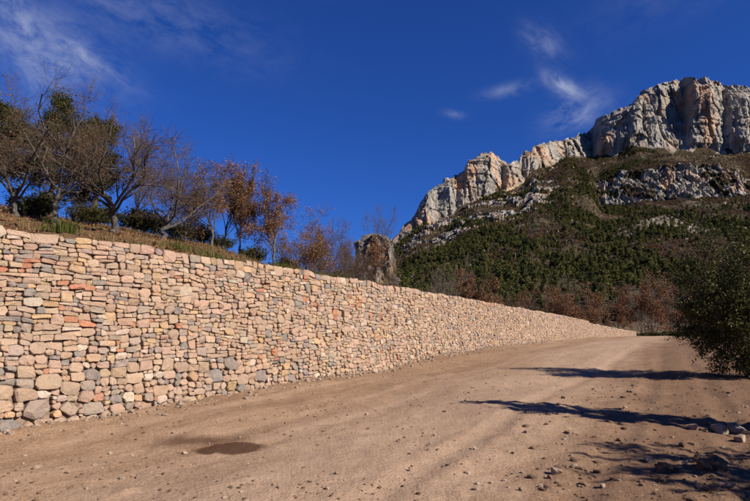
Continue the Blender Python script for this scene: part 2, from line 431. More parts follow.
rows = [2.0]
while rows[-1] < 70: rows.append(rows[-1] * 1.0085)
while rows[-1] < 3500: rows.append(rows[-1] * 1.06)
rows = np.array(rows); cols = np.tan(np.linspace(-1.15, 1.15, 420))
Yg = (rows - 5.0)[:, None] + 0 * cols[None]; Xg = rows[:, None] * cols[None]
Zg = G(Xg, Yg)
V = np.stack([Xg, Yg, Zg], -1).reshape(-1, 3)
tag(link('ground', mesh_np('ground', V, grid_quads(len(rows), len(cols)), mats=[M_DIRT])), kind='structure')

# ------------------------------------------------------------ dry stone wall
rng = np.random.default_rng(7)
PAL = np.array([(.485, .335, .235), (.55, .36, .20), (.37, .29, .235), (.245, .215, .195), (.47, .19, .105), (.60, .48, .365), (.445, .29, .195)])
def stone_colour(s, f):
    left = np.exp(-max(0, s - 8) / 5)
    w = np.array([.62, .075, .115, .05 + .06 * (noise(s * .5, f * 3, 0, 3) > .2), .022 + .09 * left * (f > .35) * (noise(s * .9, f * 4, 0, 12) > -.1), .05, .14])
    c = PAL[rng.choice(7, p=w / w.sum())]
    return c * rng.uniform(.86, 1.12) * (1 + rng.normal(0, .025, 3))
def pack_wall(s0, s1, topz, footz, ds=.01):
    """lays stones like a mason: always on the lowest place, bridging joints where the bed is near level"""
    n = int((s1 - s0) / ds); S = s0 + np.arange(n) * ds
    foot = np.interp(S, SS, footz) - .12 + .05 * noise(S * 2, 0, 0, 8)
    top = topz(S)
    sk = foot + .05 * noise(S * 4, 3, 0, 9)
    out = []; guard = 0
    while guard < 90000:
        guard += 1
        i = int(np.argmin(sk)); z0 = sk[i]
        if not np.isfinite(z0): break
        tol = .05
        a = i
        while a > 0 and abs(sk[a - 1] - sk[a]) < .034 and sk[a - 1] - z0 < tol and i - a < 70: a -= 1
        b = i + 1
        while b < n and abs(sk[b] - sk[b - 1]) < .034 and sk[b] - z0 < tol and b - i < 70: b += 1
        w = (b - a) * ds; mid = min(n - 1, (a + b) // 2); sm_ = S[mid]; tp = top[mid]; ft = foot[mid]
        if z0 > tp - .06: sk[a:b] = np.where(sk[a:b] > tp - .06, np.inf, sk[a:b]); sk[i] = np.inf; continue
        lh = sk[a - 1] - z0 if a > 0 else 9; rh = sk[b] - z0 if b < n else 9
        f = (z0 - ft) / max(.5, tp - ft)
        if w < .06:
            m = min(lh, rh); m = .1 if not np.isfinite(m) or m > 3 else m; m = min(max(m, .015), .09)
            if m > .04 and w > .04: out.append((S[a], w, (sk[a], sk[b - 1]), (z0 + m, z0 + m), f))
            sk[a:b] = z0 + m
            continue
        left = sm_ < 11.5 + 1.5 * noise(sm_, 1)
        r = rng.random()
        if f < .24 and sm_ < 15.5: wd = rng.uniform(.15, .46) if r < .7 else rng.uniform(.12, .24); ht = min(wd * rng.uniform(.5, .8), .33)
        elif left and f > .42: wd = rng.uniform(.12, .36); ht = rng.uniform(.055, .11) if r < .74 else rng.uniform(.10, .16)
        else: wd = rng.uniform(.12, .30); ht = wd * rng.uniform(.45, .75) if r < .72 else rng.uniform(.055, .10)
        if sm_ > 45: wd *= 1.15; ht *= 1.1
        rem = tp - z0
        if rem < ht + .10: ht = min(.27, max(.08, rem + rng.uniform(-.02, .025))); wd = max(wd, rng.uniform(.18, .42))
        if wd > w - .07:
            wd = w if w < .5 else w * rng.uniform(.4, .6)
        nc = min(max(5, int(round(wd / ds))), b - a)
        if rem > ht + .10: ht = min(ht, max(.055, nc * ds * .85))
        free = (b - a) - nc
        if free < 8: aa = a
        elif rng.random() < .35 and free > 16: aa = a + int(rng.integers(8, free - 7))
        else: aa = a if (lh > rh) == (rng.random() < .8) else b - nc
        bb = aa + nc
        seg_ = sk[aa:bb]; bl, br = float(seg_[:3].mean()), float(seg_[-3:].mean()); zm = max(float(seg_.mean()), (bl + br) / 2)
        ht = float(np.clip(ht, .06, .34))
        L_ = sk[aa - 1] - zm if aa > 0 else 9; R_h = sk[bb] - zm if bb < n else 9
        tl = tr = zm + ht
        if L_ < 3 and abs(L_ - ht) < .04 and L_ > .05: tl = zm + L_
        if R_h < 3 and abs(R_h - ht) < .04 and R_h > .05: tr = zm + R_h
        if tl == tr: tl += rng.normal(0, .010); tr += rng.normal(0, .010)
        tl = max(tl, bl + .045); tr = max(tr, br + .045)
        out.append((S[aa], nc * ds, (bl, br), (tl, tr), f)); sk[aa:bb] = np.linspace(tl, tr, nc)
    return out
def stone_mesh(s, w, zb, zt, f, n=10, far=False):
    """one stone in wall space (s, z, depth outwards); returns verts, quads, tris"""
    g = rng.uniform(.001, .006); hm_ = (zt[0] + zt[1] - zb[0] - zb[1]) / 2; mn = max(.02, min(w, hm_) / 2 - g)
    rnd = rng.uniform(.12, .30) if rng.random() < .62 else rng.uniform(.28, .55)
    if f < .2: rnd = rng.uniform(.25, .6)
    sk_ = rng.normal(0, .10, 2) * mn                          # joints lean
    cor = np.array([(w / 2 - g + sk_[0], zb[1] + g), (w / 2 - g + sk_[0] * -1, zt[1] - g), (-w / 2 + g + sk_[1], zt[0] - g), (-w / 2 + g - sk_[1], zb[0] + g)])
    cor = cor + rng.uniform(-1, 1, (4, 2)) * np.array([.10, .07]) * mn
    pts = []
    for q in range(4):
        c = cor[q]; pv, nx = cor[q - 1], cor[(q + 1) % 4]
        for o in (pv, nx):
            dv = o - c; ln = np.linalg.norm(dv); pts.append(c + dv / ln * min(ln * .45, mn * 2 * rnd * rng.uniform(.3, 1.3)))
        if (q == 1 or (q == 3 and n >= 10)): pts.append(c + (nx - c) * rng.uniform(.35, .65) + np.array([0, rng.uniform(-.10, .09) * mn]))
    P = np.array(pts); m = len(P); cen = P.mean(0)
    d0 = rng.normal(0, .017)
    tx, tz = rng.normal(0, .09), rng.normal(-.02, .14)
    ctr = cen + np.array([rng.uniform(-.5, .5) * w / 2, rng.uniform(-.4, .4) * hm_ / 2])
    fa = rng.uniform(.80, .92)
    R2 = P * fa + (cen * .6 + ctr * .4) * (1 - fa) + rng.normal(0, .04, P.shape) * mn
    dep = lambda Q, j: d0 + (Q[:, 0] - cen[0]) * tx + (Q[:, 1] - cen[1]) * tz + rng.normal(0, j, len(Q))
    e = .007 + .09 * mn * (1 + rnd)
    jj = .004 + .035 * mn
    R = [np.c_[P * .95 + cen * .05, np.full(m, -.17)], np.c_[P, dep(P, jj) - e], np.c_[R2, dep(R2, jj)], np.c_[ctr[None], dep(ctr[None], jj) + .10 * mn]]
    Vv = np.vstack(R); Vv[:, 0] += s + w / 2
    i = np.arange(m); j = (i + 1) % m
    Q = np.vstack([np.stack([i + k_ * m, j + k_ * m, j + (k_ + 1) * m, i + (k_ + 1) * m], 1) for k_ in (0, 1)])
    T = np.stack([i + 2 * m, j + 2 * m, np.full(m, 3 * m)], 1)
    return Vv, Q, T
BATTER = .09
def to_world(Vv, footz):
    s, z, d = Vv[:, 0], Vv[:, 1], Vv[:, 2]
    s2 = s + .030 * noise(s * 1.1, z * 2.3, 0, 51) + .010 * noise(s * 5, z * 5, 0, 52)
    z2 = z + .045 * noise(s * .8, z * 1.3, 0, 53) + .014 * noise(s * 3.3, z * 3.6, 0, 54)
    ft = np.interp(s2, SS, footz)
    x, y = wall_xy(s2, BATTER * (z2 - ft) - d + .02 * noise(s * .4, z * .7, 0, 55))
    return np.stack([x, y, CAMZ + z2], 1)
def build_wall(s0, s1, topfun, single, label):
    root = bpy.data.objects.new('stone_wall', None); C.objects.link(root)
    xb, yb = wall_xy((s0 + s1) / 2, .3); root.location = (float(xb), float(yb), float(G0(xb, yb)))
    tag(root, label, 'wall')
    inv = Matrix.Translation(-root.location)
    stones = pack_wall(s0, s1, topfun, LF)
    sa = np.array([(q[0], q[1], (q[2][0] + q[2][1]) / 2, (q[3][0] + q[3][1] - q[2][0] - q[2][1]) / 2) for q in stones])
    xs, ys = wall_xy(sa[:, 0] + sa[:, 1] / 2, 0); dist = np.hypot(xs, ys); u = xs / np.maximum(ys, .3)
    score = sa[:, 1] * sa[:, 3] / dist ** 2 * ((u > -.655) & (u < .66) & (sa[:, 2] > np.interp(sa[:, 0], SS, LF) - .08))
    big = set(np.argsort(-score)[:single].tolist()) if single else set()
    AV, AQ, AT, AC, nv = [], [], [], [], 0
    for q, (s, w, z, h, f) in enumerate(stones):
        Vv, Q, T = stone_mesh(s, w, z, h, f, 10 if s < 40 else 8)
        Wv = to_world(Vv, LF); col = stone_colour(s, f)
        if q in big:
            c = Wv.mean(0); cc = np.tile([*col, 1], (len(Wv), 1))
            me = mesh_np('stone', Wv - c, Q, T, [M_STONE], shade=False, attrs={'col': ('FLOAT_COLOR', cc)})
            o = link('stone', me, root); o.location = Vector(c) - root.location
        else:
            AV.append(Wv); AQ.append(Q + nv); AT.append(T + nv); AC.append(np.tile([*col, 1], (len(Wv), 1))); nv += len(Wv)
    me = mesh_np('rubble_stones', np.vstack(AV) - np.array(root.location), np.vstack(AQ), np.vstack(AT), [M_STONE], shade=False, attrs={'col': ('FLOAT_COLOR', np.vstack(AC))})
    tag(link('rubble_stones', me, root), kind='stuff')
    # earth and small stone fill behind the faces
    S = np.arange(s0 + .02, s1 - .02, .25); ft = np.interp(S, SS, LF) - .35; tp = topfun(S) - .10
    pr = []
    for zz, dd in ((ft, .075 - .03), (tp, None), (tp, 'b'), (ft, .75)):
        d = BATTER * (tp - ft - .35) + .085 if dd is None else (.85 if dd == 'b' else dd)
        x, y = wall_xy(S, d); pr.append(np.stack([x, y, CAMZ + zz], 1))
    Vc = np.stack(pr, 1).reshape(-1, 3); qs = []
    for i in range(len(S) - 1):
        for a in range(4):
            b = (a + 1) % 4; qs.append((i * 4 + a, i * 4 + b, i * 4 + 4 + b, i * 4 + 4 + a))
    e = (len(S) - 1) * 4
    qs += [(3, 2, 1, 0), (e, e + 1, e + 2, e + 3)]
    link('fill', mesh_np('fill', Vc - np.array(root.location), qs, mats=[M_CORE], shade=False), root)
    print('stones', len(stones), 'single', len(big))
    return root
topf = lambda S: np.interp(S, SS, LT) + .02 * noise(np.asarray(S) * .6, 2, 0, 61)
build_wall(0.0, S_END, topf, 300, 'long dry stone retaining wall of tan, grey and rust stones beside the dirt track')
build_wall(S_END + .03, float(SS[-1]) - .5, lambda S: topf(S) - .22, 0, 'low far end of the stone wall stepping down beyond the high wall')

# ------------------------------------------------------------ bank behind the wall
def bank_z(s, t):
    s = np.asarray(s, float); t = np.asarray(t, float)
    q = s - 1.2 * t
    c = np.interp(q, [-30, 12, 15, 18, 22, 32, 60], [.245, .245, .20, .14, .085, .03, .012])
    tt = np.maximum(0, t - .55)
    rise = c * np.where(tt < 9, tt, 9 + 4 * (1 - np.exp(-np.maximum(0, tt - 9) / 4)))
    fall = .16 * np.maximum(0, t - 15)
    x, y = wall_xy(s, t)
    z = np.interp(s, SS, LT) - .07 + rise - fall + .09 * fbm(x * .8, y * .8, 0, 4, 33) * smooth(.4, 1.6, t) + .05 * smooth(.6, 1.4, t)
    return CAMZ + z
sb = np.r_[np.arange(0, 45, .2), np.arange(45, float(SS[-1]), 1.0)]; tb = np.r_[np.arange(.40, 5, .12), np.arange(5, 16, .3), np.arange(16, 60, 2)]
Sg, Tg = np.meshgrid(sb, tb); x, y = wall_xy(Sg, Tg)
V = np.stack([x, y, bank_z(Sg, Tg)], -1).reshape(-1, 3)
M_BANK = bank_material()
tag(link('bank', mesh_np('bank', V, grid_quads(len(tb), len(sb)), mats=[M_BANK])), kind='structure')
def bank_point(px, t):
    s = st_of(px, t); x, y = wall_xy(s, t); return Vector((float(x), float(y), float(bank_z(s, t))))

# ------------------------------------------------------------ mountain
mx = np.arange(296, 880, .8)
sky_line = np.array([(250, 300), (300, 288), (350, 272), (380, 258), (394, 238), (412, 219), (428, 190), (444, 181), (463.5, 170), (466, 159), (483.7, 151.5),
    (495, 156), (506, 163.5), (519, 162), (522, 155), (539.5, 144), (558.6, 139.6), (570, 138), (593, 130), (596, 119), (620, 108), (640, 94), (665, 82), (688, 78), (710, 82), (738, 87), (750, 89), (850, 104), (1000, 140), (1200, 190)])
base_line = np.array([(250, 302), (300, 291), (380, 268), (394, 253), (412, 238), (425, 228), (444, 222), (466, 207), (485, 199), (507, 191), (525, 182), (535, 171), (548, 169), (568, 156),
    (595, 158), (617, 157), (637, 147), (665, 150), (697, 156), (738, 158), (750, 157), (850, 165), (1000, 190), (1200, 230)])
dcl = np.array([(250, 640), (300, 680), (395, 800), (440, 850), (466, 880), (500, 900), (520, 930), (560, 1040), (592, 1110), (600, 1075), (640, 1045), (690, 1030), (720, 1030), (760, 1010), (900, 960), (1200, 900)])
ctop = np.array([(560, 190), (597, 186), (617, 175), (643, 170), (672, 165.5), (697, 164), (735, 168), (748, 182), (800, 195), (1200, 250)])
cbot = np.array([(560, 206), (595, 208), (621, 210), (637, 205), (665, 200), (703, 197), (748, 193), (800, 202), (1200, 262)])
butt = np.array([(380, 0), (400, -6), (424, -14), (432, 4), (440, 8), (447, -16), (458, 10), (462, -14), (486, -24), (496, -4), (503, 10), (507, -16), (518, 0), (524, 14), (528, -8), (545, -16), (556, 6), (575, 2), (594, 20),
    (598, -26), (618, -34), (634, -30), (642, -8), (656, -14), (668, 2), (686, 22), (691, -30), (704, -40), (715, -22), (724, 0), (730, -22), (744, -34), (754, -14), (770, 8), (776, -24), (800, -30), (830, 6), (836, -20), (1000, 0)])
I = lambda a: np.interp(mx, a[:, 0], a[:, 1])
ysk, yb, dc, yct, ycb = I(sky_line), I(base_line), I(dcl), I(ctop), I(cbot)
ds_ = np.convolve(np.pad(dc, 60, mode='edge'), np.ones(121) / 121, 'valid')
wc = smooth(588, 604, mx) * (1 - smooth(742, 760, mx))
f1, f2 = .80, .91
lowy = 322.0
yK = lambda f: lowy + (yb - lowy) * f
keys = [   # (pixel row or None, depth, height)
    (None, np.full_like(mx, 116.0), np.full_like(mx, -1.4)),
    (None, np.full_like(mx, 150.0), np.full_like(mx, -1.5)),
    (np.full_like(mx, 331.0), np.full_like(mx, 195.0), None),
    (np.full_like(mx, lowy), np.full_like(mx, 240.0), None),
    (yK(.30), ds_ * .37, None), (yK(.58), ds_ * .56, None),
    (ycb * wc + yK(f1) * (1 - wc), ds_ * .76, None), (yct * wc + yK(f2) * (1 - wc), ds_ * (.86 - .05 * wc), None),
    (yb, dc * .5 + ds_ * .465, None), (ysk + .12 * (yb - ysk), dc + 8, None), (ysk, dc + 26, None), (None, dc + 130, None), (None, dc + 420, None)]
seg_n = [6, 8, 10, 34, 44, 46, 60, 34, 110, 16, 8, 6]
KP = []
for yy, dd, zz in keys:
    u, _ = ray(mx, HORIZON) if False else (np.array([ray(a, 250)[0] for a in mx]), 0)
    if yy is not None:
        v = (H0 / 2 - yy) / F; f = math.cos(PITCH) - v * math.sin(PITCH)
        zz = dd * (math.sin(PITCH) + v * math.cos(PITCH)) / f; u = (mx - W0 / 2) / F / f
    elif zz is None:
        zz = KP[-1][:, 2] - (25 if len(KP) == 11 else 160); u = KP[-1][:, 0] / KP[-1][:, 1]
    KP.append(np.stack([u * dd, dd, zz], 1))
R_, kind_rows = [], []
for i, n in enumerate(seg_n):
    for j in range(n + (i == len(seg_n) - 1)):
        t = j / n; R_.append(KP[i] * (1 - t) + KP[i + 1] * t); kind_rows.append(i + t)
R_ = np.array(R_); kr = np.array(kind_rows)[:, None] + 0 * mx[None]
# soften the joints of the lower slope rows
lo = kr[:, 0] < 7.5
for _ in range(60):
    Rn = R_.copy(); Rn[1:-1] = .25 * R_[:-2] + .5 * R_[1:-1] + .25 * R_[2:]
    wgt = np.where((kr > 1) & (kr < 5.6), 1.0, 0)[:, :, None]; R_ = R_ * (1 - wgt) + Rn * wgt
X, Y, Z = R_[..., 0].copy(), R_[..., 1].copy(), R_[..., 2].copy()
cliff = smooth(8.0, 8.12, kr + .10 * fbm(X / 16, Y / 30, Z / 20, 3, 399)) * (1 - smooth(10.3, 11, kr)) * smooth(370, 388, mx)[None]
crag = smooth(6.0, 6.1, kr) * (1 - smooth(6.95, 7.1, kr)) * wc[None]
n_out = ridged(X / 42, Y / 42, Z / 42, 4, 401, .6); band = smooth(5.2, 6.2, kr) * (1 - smooth(7.8, 8, kr)) * (1 - wc)[None] * smooth(392, 410, mx)[None] * (1 - smooth(540, 575, mx))[None]
outc = smooth(1.12, 1.35, n_out) * band
n_o2 = ridged(X / 30, Y / 30, Z / 20, 4, 431, .6); outc = np.maximum(outc, smooth(1.62, 1.75, n_o2) * smooth(3.5, 4.5, kr) * (1 - smooth(7.8, 8, kr)) * .6)
rock = np.clip(cliff + crag * (.55 + .55 * fbm(X / 22, Y / 22, Z / 22, 4, 77, .6)) + outc, 0, 1)
# buttresses, gullies and ledges: push the rock towards / away from the valley
L_ = np.hypot(X, Y); ox, oy = -X / L_ * .9 + .25, -Y / L_ * .9
def blocks(sx, sy, sz, seed, sharp=2.6):
    wx = .35 * noise(X / sx * 1.7, Y / sy * 1.7, Z / sz * 1.7, seed + 5); return noise(X / sx + wx, Y / sy + wx, Z / sz + wx, seed, sharp)
bt = I(butt)[None] * (.75 + .35 * noise(X / 60, Y / 60, Z / 60, 502)) * smooth(8.0, 8.4, kr)
vj = X + 10 * noise(X / 60, Z / 45, 0, 504)
sel = (np.clip(cliff + crag + outc, 0, 1) > .01)
def F_(sx, sy, sz, seed, tilt=.5):
    o = np.zeros(X.shape); xs, ys, zs = X[sel], Y[sel], Z[sel]
    wx = .25 * noise(xs / sx * 1.3, ys / sy * 1.3, zs / sz * 1.3, seed + 9); o[sel] = fract(xs / sx + wx, ys / sy, zs / sz + wx, seed, tilt); return o
f_big, f_mid, f_sml = F_(30, 60, 125, 611), F_(11, 26, 46, 621), F_(4.6, 12, 18, 631)
pl_ = -1.15 * bt + 6 * f_big + 3.4 * f_mid + 1.7 * f_sml + 2.2 * ridged(vj / 16, Y / 40, Z / 150, 2, 511) \
      + 3 * noise(X / 120, Y / 120, Z / 13, 531, 3) + .7 * fbm(X / 2.6, Y / 4, Z / 4, 2, 521)
def crack(a, w): return -smooth(1 - w, 1, 1 - 2 * np.abs(a))
pl_ = pl_ + 5 * crack(noise(vj / 34, Y / 80, Z / 190, 515), .14) + 2.5 * crack(noise(X / 120, Y / 120, Z / 22 + X / 300, 517), .16)
env = np.clip(cliff, 0, 1) * smooth(8.0, 8.15, kr)
cg = 3.5 * F_(15, 20, 14, 641) + 2.4 * f_sml + 1.6 * F_(6, 8, 5, 651) + .8 * fbm(X / 2.5, Y / 2.5, Z / 2.5, 2, 542)
d = env * (pl_ - 4) + crag * (1 - cliff) * cg + outc * (3 + .6 * cg)
Lo = np.hypot(X, Y); X += ox * d; Y += oy * d
Z *= 1 + (np.hypot(X, Y) / Lo - 1) * smooth(8.3, 9.6, kr)      # the rim stays level where buttresses step forward
Z += outc * (1 - cliff) * (3 + .5 * cg) + crag * .6 * cg
slope = smooth(2.6, 4, kr) * (1 - np.clip(cliff, 0, 1))
Z += slope * (7 * fbm(X / 120, Y / 120, 0, 3, 561) + 2.2 * fbm(X / 22, Y / 22, 0, 3, 562)) * smooth(150, 400, Y)
tp_ = smooth(9.4, 10, kr) * (1 - smooth(10.4, 11, kr)); Z += tp_ * 4 * fbm(X / 10, Y / 30, 0, 4, 571, .6)
scree = smooth(.05, .5, fbm(X / 90, Y / 110, 0, 3, 581)) * smooth(3.2, 3.8, kr) * (1 - smooth(5.2, 6, kr)) * smooth(590, 640, mx)[None] * (1 - smooth(690, 740, mx)[None])
scree = np.maximum(scree, smooth(.2, .6, fbm(X / 60, Y / 60, 0, 3, 585)) * band * .8)
field = 1 - smooth(2.3, 3.2, kr)
V = np.stack([X, Y, CAMZ + Z], -1).reshape(-1, 3)
MOUNT = (X, Y, CAMZ + Z, kr, rock, scree)
tag(link('mountain', mesh_np('mountain', V, grid_quads(*kr.shape), mats=[mountain_material()], shade=False,
    attrs={'rock': ('FLOAT', rock), 'scree': ('FLOAT', scree), 'field': ('FLOAT', field)})), kind='structure')

# ------------------------------------------------------------ trees
def tubes(P, R, m):
    """P [N,k,3] polylines, R [N,k] radii -> verts, quads"""
    N, k_, _ = P.shape
    T = np.gradient(P, axis=1); T /= np.linalg.norm(T, axis=2, keepdims=True) + 1e-9
    ref = np.where(np.abs(T[..., 2:3]) > .8, np.array([1., 0, 0]), np.array([0, 0, 1.]))
    ref = ref[:, :1].repeat(k_, 1)
    A = np.cross(T, ref); A /= np.linalg.norm(A, axis=2, keepdims=True) + 1e-9; B = np.cross(T, A)
    th = np.arange(m) / m * 2 * np.pi
    V = P[:, :, None] + R[:, :, None, None] * (A[:, :, None] * np.cos(th)[None, None, :, None] + B[:, :, None] * np.sin(th)[None, None, :, None])
    base = (np.arange(N) * k_ * m)[:, None, None]; r = (np.arange(k_ - 1) * m)[None, :, None]; c = np.arange(m)[None, None]; c2 = (c + 1) % m
    q = np.stack([base + r + c, base + r + c2, base + r + m + c2, base + r + m + c], -1).reshape(-1, 4)
    return V.reshape(-1, 3), q
def grow(g, P, R, c, t0, t1, ang, ln, k_, wob, trop, rr, shrink=.5, droop=0.0):
    N, kp, _ = P.shape
    t = (t0 + (t1 - t0) * (np.arange(c)[None] + g.random((N, c))) / c); t[:, -1] = np.maximum(t[:, -1], .97)
    t = np.minimum(t, .999)
    idx = np.repeat(np.arange(N), c); tt = t.ravel(); sgi = tt * (kp - 1); i0 = sgi.astype(int); fr = (sgi - i0)[:, None]
    S = P[idx, i0] * (1 - fr) + P[idx, i0 + 1] * fr; r0 = R[idx, i0] * (1 - fr[:, 0]) + R[idx, i0 + 1] * fr[:, 0]
    D = P[idx, i0 + 1] - P[idx, i0]; D /= np.linalg.norm(D, axis=1, keepdims=True)
    rnd = g.normal(size=(len(idx), 3)); pr = rnd - (rnd * D).sum(1, keepdims=True) * D; pr /= np.linalg.norm(pr, axis=1, keepdims=True)
    a = ang * g.uniform(.6, 1.35, (len(idx), 1)); a[tt > .96] *= .4
    d = np.cos(a) * D + np.sin(a) * pr
    L = ln * (1 - shrink * tt) * g.uniform(.65, 1.25, len(idx)); pts = [S]
    for j in range(k_ - 1):
        d = d + wob * g.normal(size=d.shape) + np.array([0, 0, trop - droop * j]); d /= np.linalg.norm(d, axis=1, keepdims=True)
        pts.append(pts[-1] + d * (L / (k_ - 1))[:, None])
    P2 = np.stack(pts, 1); R2 = (np.minimum(r0 * rr, r0))[:, None] * np.linspace(1, .38, k_)[None]
    return P2, R2
def leaf_quads(g, pts, size, spread, up=0.0):
    N = len(pts); c = pts + g.normal(size=(N, 3)) * spread
    a = g.normal(size=(N, 3)); a /= np.linalg.norm(a, axis=1, keepdims=True); n = g.normal(size=(N, 3)); n[:, 2] += up
    b = np.cross(a, n); b /= np.linalg.norm(b, axis=1, keepdims=True) + 1e-9
    s = size * g.uniform(.6, 1.3, (N, 1)); a = a * s; b = b * s * .55
    V = np.stack([c - a, c + b, c + a, c - b], 1).reshape(-1, 3)
    return V, np.arange(N * 4).reshape(-1, 4)
def tree_meshes(seed, H, Wd, r0, fork=.3, limbs=5, br=6, tw=6, fine=4, leaves=0, leaf=.06, lspread=.08, mleaf=None, lean=0.0, excurrent=False,
                mbark=None, mtwig=None, droop=0.0, wig=.22, trop=.10, clump=None, low=.35):
    g = np.random.default_rng(seed); k0 = 8
    z = np.linspace(0, 1 if excurrent else fork, k0)
    P0 = np.stack([np.cumsum(g.normal(0, .012, k0)) + lean * z, np.cumsum(g.normal(0, .012, k0)), z], 1)[None]
    P0[0, 0, :2] = 0
    rt = r0 / H
    R0 = (rt * np.linspace(1.0, .12 if excurrent else .72, k0))[None]; R0[0, 0] *= 1.35; R0[0, 1] *= 1.08
    if excurrent: P1, R1 = grow(g, P0, R0, limbs, low, 1, 1.25, .40, 7, .10, .02, .5, .75, droop)
    else: P1, R1 = grow(g, P0, R0, limbs, .5, 1, .80, .62, 8, wig * .85, trop * 1.3, .58, .15, droop)
    P2, R2 = grow(g, P1, R1, br, .2, 1, .85, .26 if not excurrent else .16, 6, wig, trop * .8, .62, .5, droop)
    P3, R3 = grow(g, P2, R2, tw, .2, 1, .75, .125 if not excurrent else .08, 4, wig, trop * .6, .6, .4, droop)
    lv = [(P0, R0, 9), (P1, R1, 6), (P2, R2, 4)]; tv = [(P3, R3, 3)]
    tips = P3
    if fine:
        P4, R4 = grow(g, P3, R3, fine, .15, 1, .7, .075, 3, wig, .03, .75, .3); tv.append((P4, R4, 3)); tips = P4
    allp = np.concatenate([q[0].reshape(-1, 3) for q in lv + tv]); top = np.percentile(allp[:, 2], 99.75)
    rad_ = np.percentile(np.hypot(allp[:, 0] - allp[:, 0].mean(), allp[:, 1] - allp[:, 1].mean()), 97)
    sz = H / top; sx = (Wd / 2) / rad_; S = np.array([sx, sx, sz])
    minr = .0042 * H / 5
    def asm(L, mn):
        vs, qs, n = [], [], 0
        for P, R, m in L:
            v, q = tubes(P * S, np.maximum(R * H, mn), m); vs.append(v); qs.append(q + n); n += len(v)
        return np.vstack(vs), np.vstack(qs)
    v, q = asm(lv, minr * 1.2); trunk = mesh_np('trunk', v, q, mats=[mbark or M_BARK])
    v, q = asm(tv, minr); qm = np.zeros(len(q), int)
    if leaves:
        tp = (tips * S); pk = tp.reshape(-1, 3)
        if clump is not None:
            keep = noise(pk[:, 0] / clump, pk[:, 1] / clump, pk[:, 2] / clump, seed) > -.12; pk = pk[keep] if keep.sum() > 50 else pk
        pk = pk[g.integers(0, len(pk), leaves)]
        lv_, lq = leaf_quads(g, pk, leaf, lspread, .4); lq = lq + len(v); v = np.vstack([v, lv_]); q = np.vstack([q, lq]); qm = np.r_[qm, np.ones(len(lq), int)]
    crown = mesh_np('crown', v, q, mats=[mtwig or M_TWIG] + ([mleaf] if mleaf else []), qmat=qm)
    return trunk, crown
def plant(name, meshes, loc, rz, label, cat='tree', group=None, sca=1.0, sink=.08):
    o = bpy.data.objects.new(name, None); C.objects.link(o)
    o.location = (loc[0], loc[1], loc[2] - sink); o.rotation_euler = (0, 0, rz); o.scale = (sca,) * 3 if not hasattr(sca, '__len__') else sca
    tag(o, label, cat, group)
    for n, me in zip(('trunk', 'crown'), meshes): link(n, me, o)
    return o
def tree_on_bank(px, t, top, width_px, **k):
    """a tree t metres behind the wall in pixel column px whose crown reaches pixel row top"""
    p = bank_point(px, t); H = CAMZ + ray(px, top)[1] * p.y - p.z; Wd = width_px / F * math.hypot(p.x, p.y)
    return p, H, Wd
GB = 'bare oaks on the bank above the wall'
bank_trees = [   # px, t, top row, crown width px, seed, kind, trunk radius, label
    (2, 7.0, 98, 110, 11, 'bare', .15, 'bare leaning oak cut off by the left edge above the wall', {}),
    (50, 6.0, 88, 100, 12, 'bare', .15, 'tall bare oak standing in front of the dark pine above the wall', {}),
    (106, 5.5, 100, 132, 13, 'bare', .19, 'thick grey bare oak forking low right behind the wall top', dict(fork=.22)),
    (158, 6.5, 134, 118, 14, 'bare', .15, 'spreading bare oak with a stout twisted trunk above the wall', dict(fork=.2)),
    (135, 10.5, 108, 80, 25, 'bare', .10, 'bare oak behind, between the thick grey oak and the spreading oak', {}),
    (186, 8.0, 148, 84, 15, 'bare', .09, 'slim bare oak between the spreading oak and the russet oaks', {}),
    (206, 7.5, 160, 60, 16, 'part', .09, 'thin oak with a few russet leaves, left of the paired russet oaks', {}),
    (220, 9.5, 160, 38, 17, 'russet', .08, 'tall narrow russet-leaved oak, left one of a close pair', {}),
    (235, 8.5, 166, 32, 18, 'russet', .08, 'narrow russet-leaved oak, right one of a close pair', {}),
    (271, 6.0, 176, 46, 19, 'russet', .10, 'russet-leaved oak standing alone on a clear straight trunk', dict(fork=.36)),
    (304, 9.0, 212, 60, 20, 'russet', .09, 'low russet-leaved oak right of the lone russet oak', dict(fork=.15)),
    (330, 8.0, 220, 62, 21, 'bare', .08, 'small bare oak left of the grey rock pinnacle', dict(fork=.15)),
    (317, 13.0, 226, 30, 23, 'part', .07, 'small oak with scattered russet leaves behind the low russet oak', {}),
    (342, 14.0, 236, 40, 26, 'part', .07, 'small part-leaved oak just left of the rock pinnacle', {}),
    (361, 9.0, 246, 36, 27, 'bare', .06, 'bare sapling in front of the left side of the rock pinnacle', dict(fork=.12)),
    (391, 9.0, 252, 34, 28, 'bare', .06, 'bare sapling in front of the right side of the rock pinnacle', dict(fork=.12)),
    (290, 12.0, 226, 44, 29, 'part', .07, 'thin oak between the lone russet oak and the low russet oak', {}),
    (350, 12.0, 230, 46, 24, 'bare', .07, 'little bare oak at the foot of the rock pinnacle', dict(fork=.15)),
]
for px, t, top, wpx, seed, kind, tr, label, extra in bank_trees:
    p, H, Wd = tree_on_bank(px, t, top, wpx)
    kw = dict(fork=.24, limbs=7, br=8, tw=7, fine=4, wig=.26); tr *= .55; Wd *= 1.18; kw.update(extra)
    if kind == 'bare': kw.update(leaves=700, leaf=.028, lspread=.03, mleaf=M_BROWNLEAF2, clump=.5)
    if kind == 'russet': kw.update(leaves=7000, leaf=.036, lspread=.08, mleaf=M_BROWNLEAF, clump=.35)
    if kind == 'part': kw.update(leaves=3600, leaf=.036, lspread=.06, mleaf=M_BROWNLEAF, clump=.6)
    plant('oak_tree', tree_meshes(seed, H, Wd, tr, **kw), p, seed * 1.3, label, group='oaks on the bank above the wall')
    print('oak', px, 'depth %.1f H %.1f W %.1f' % (p.y, H, Wd))
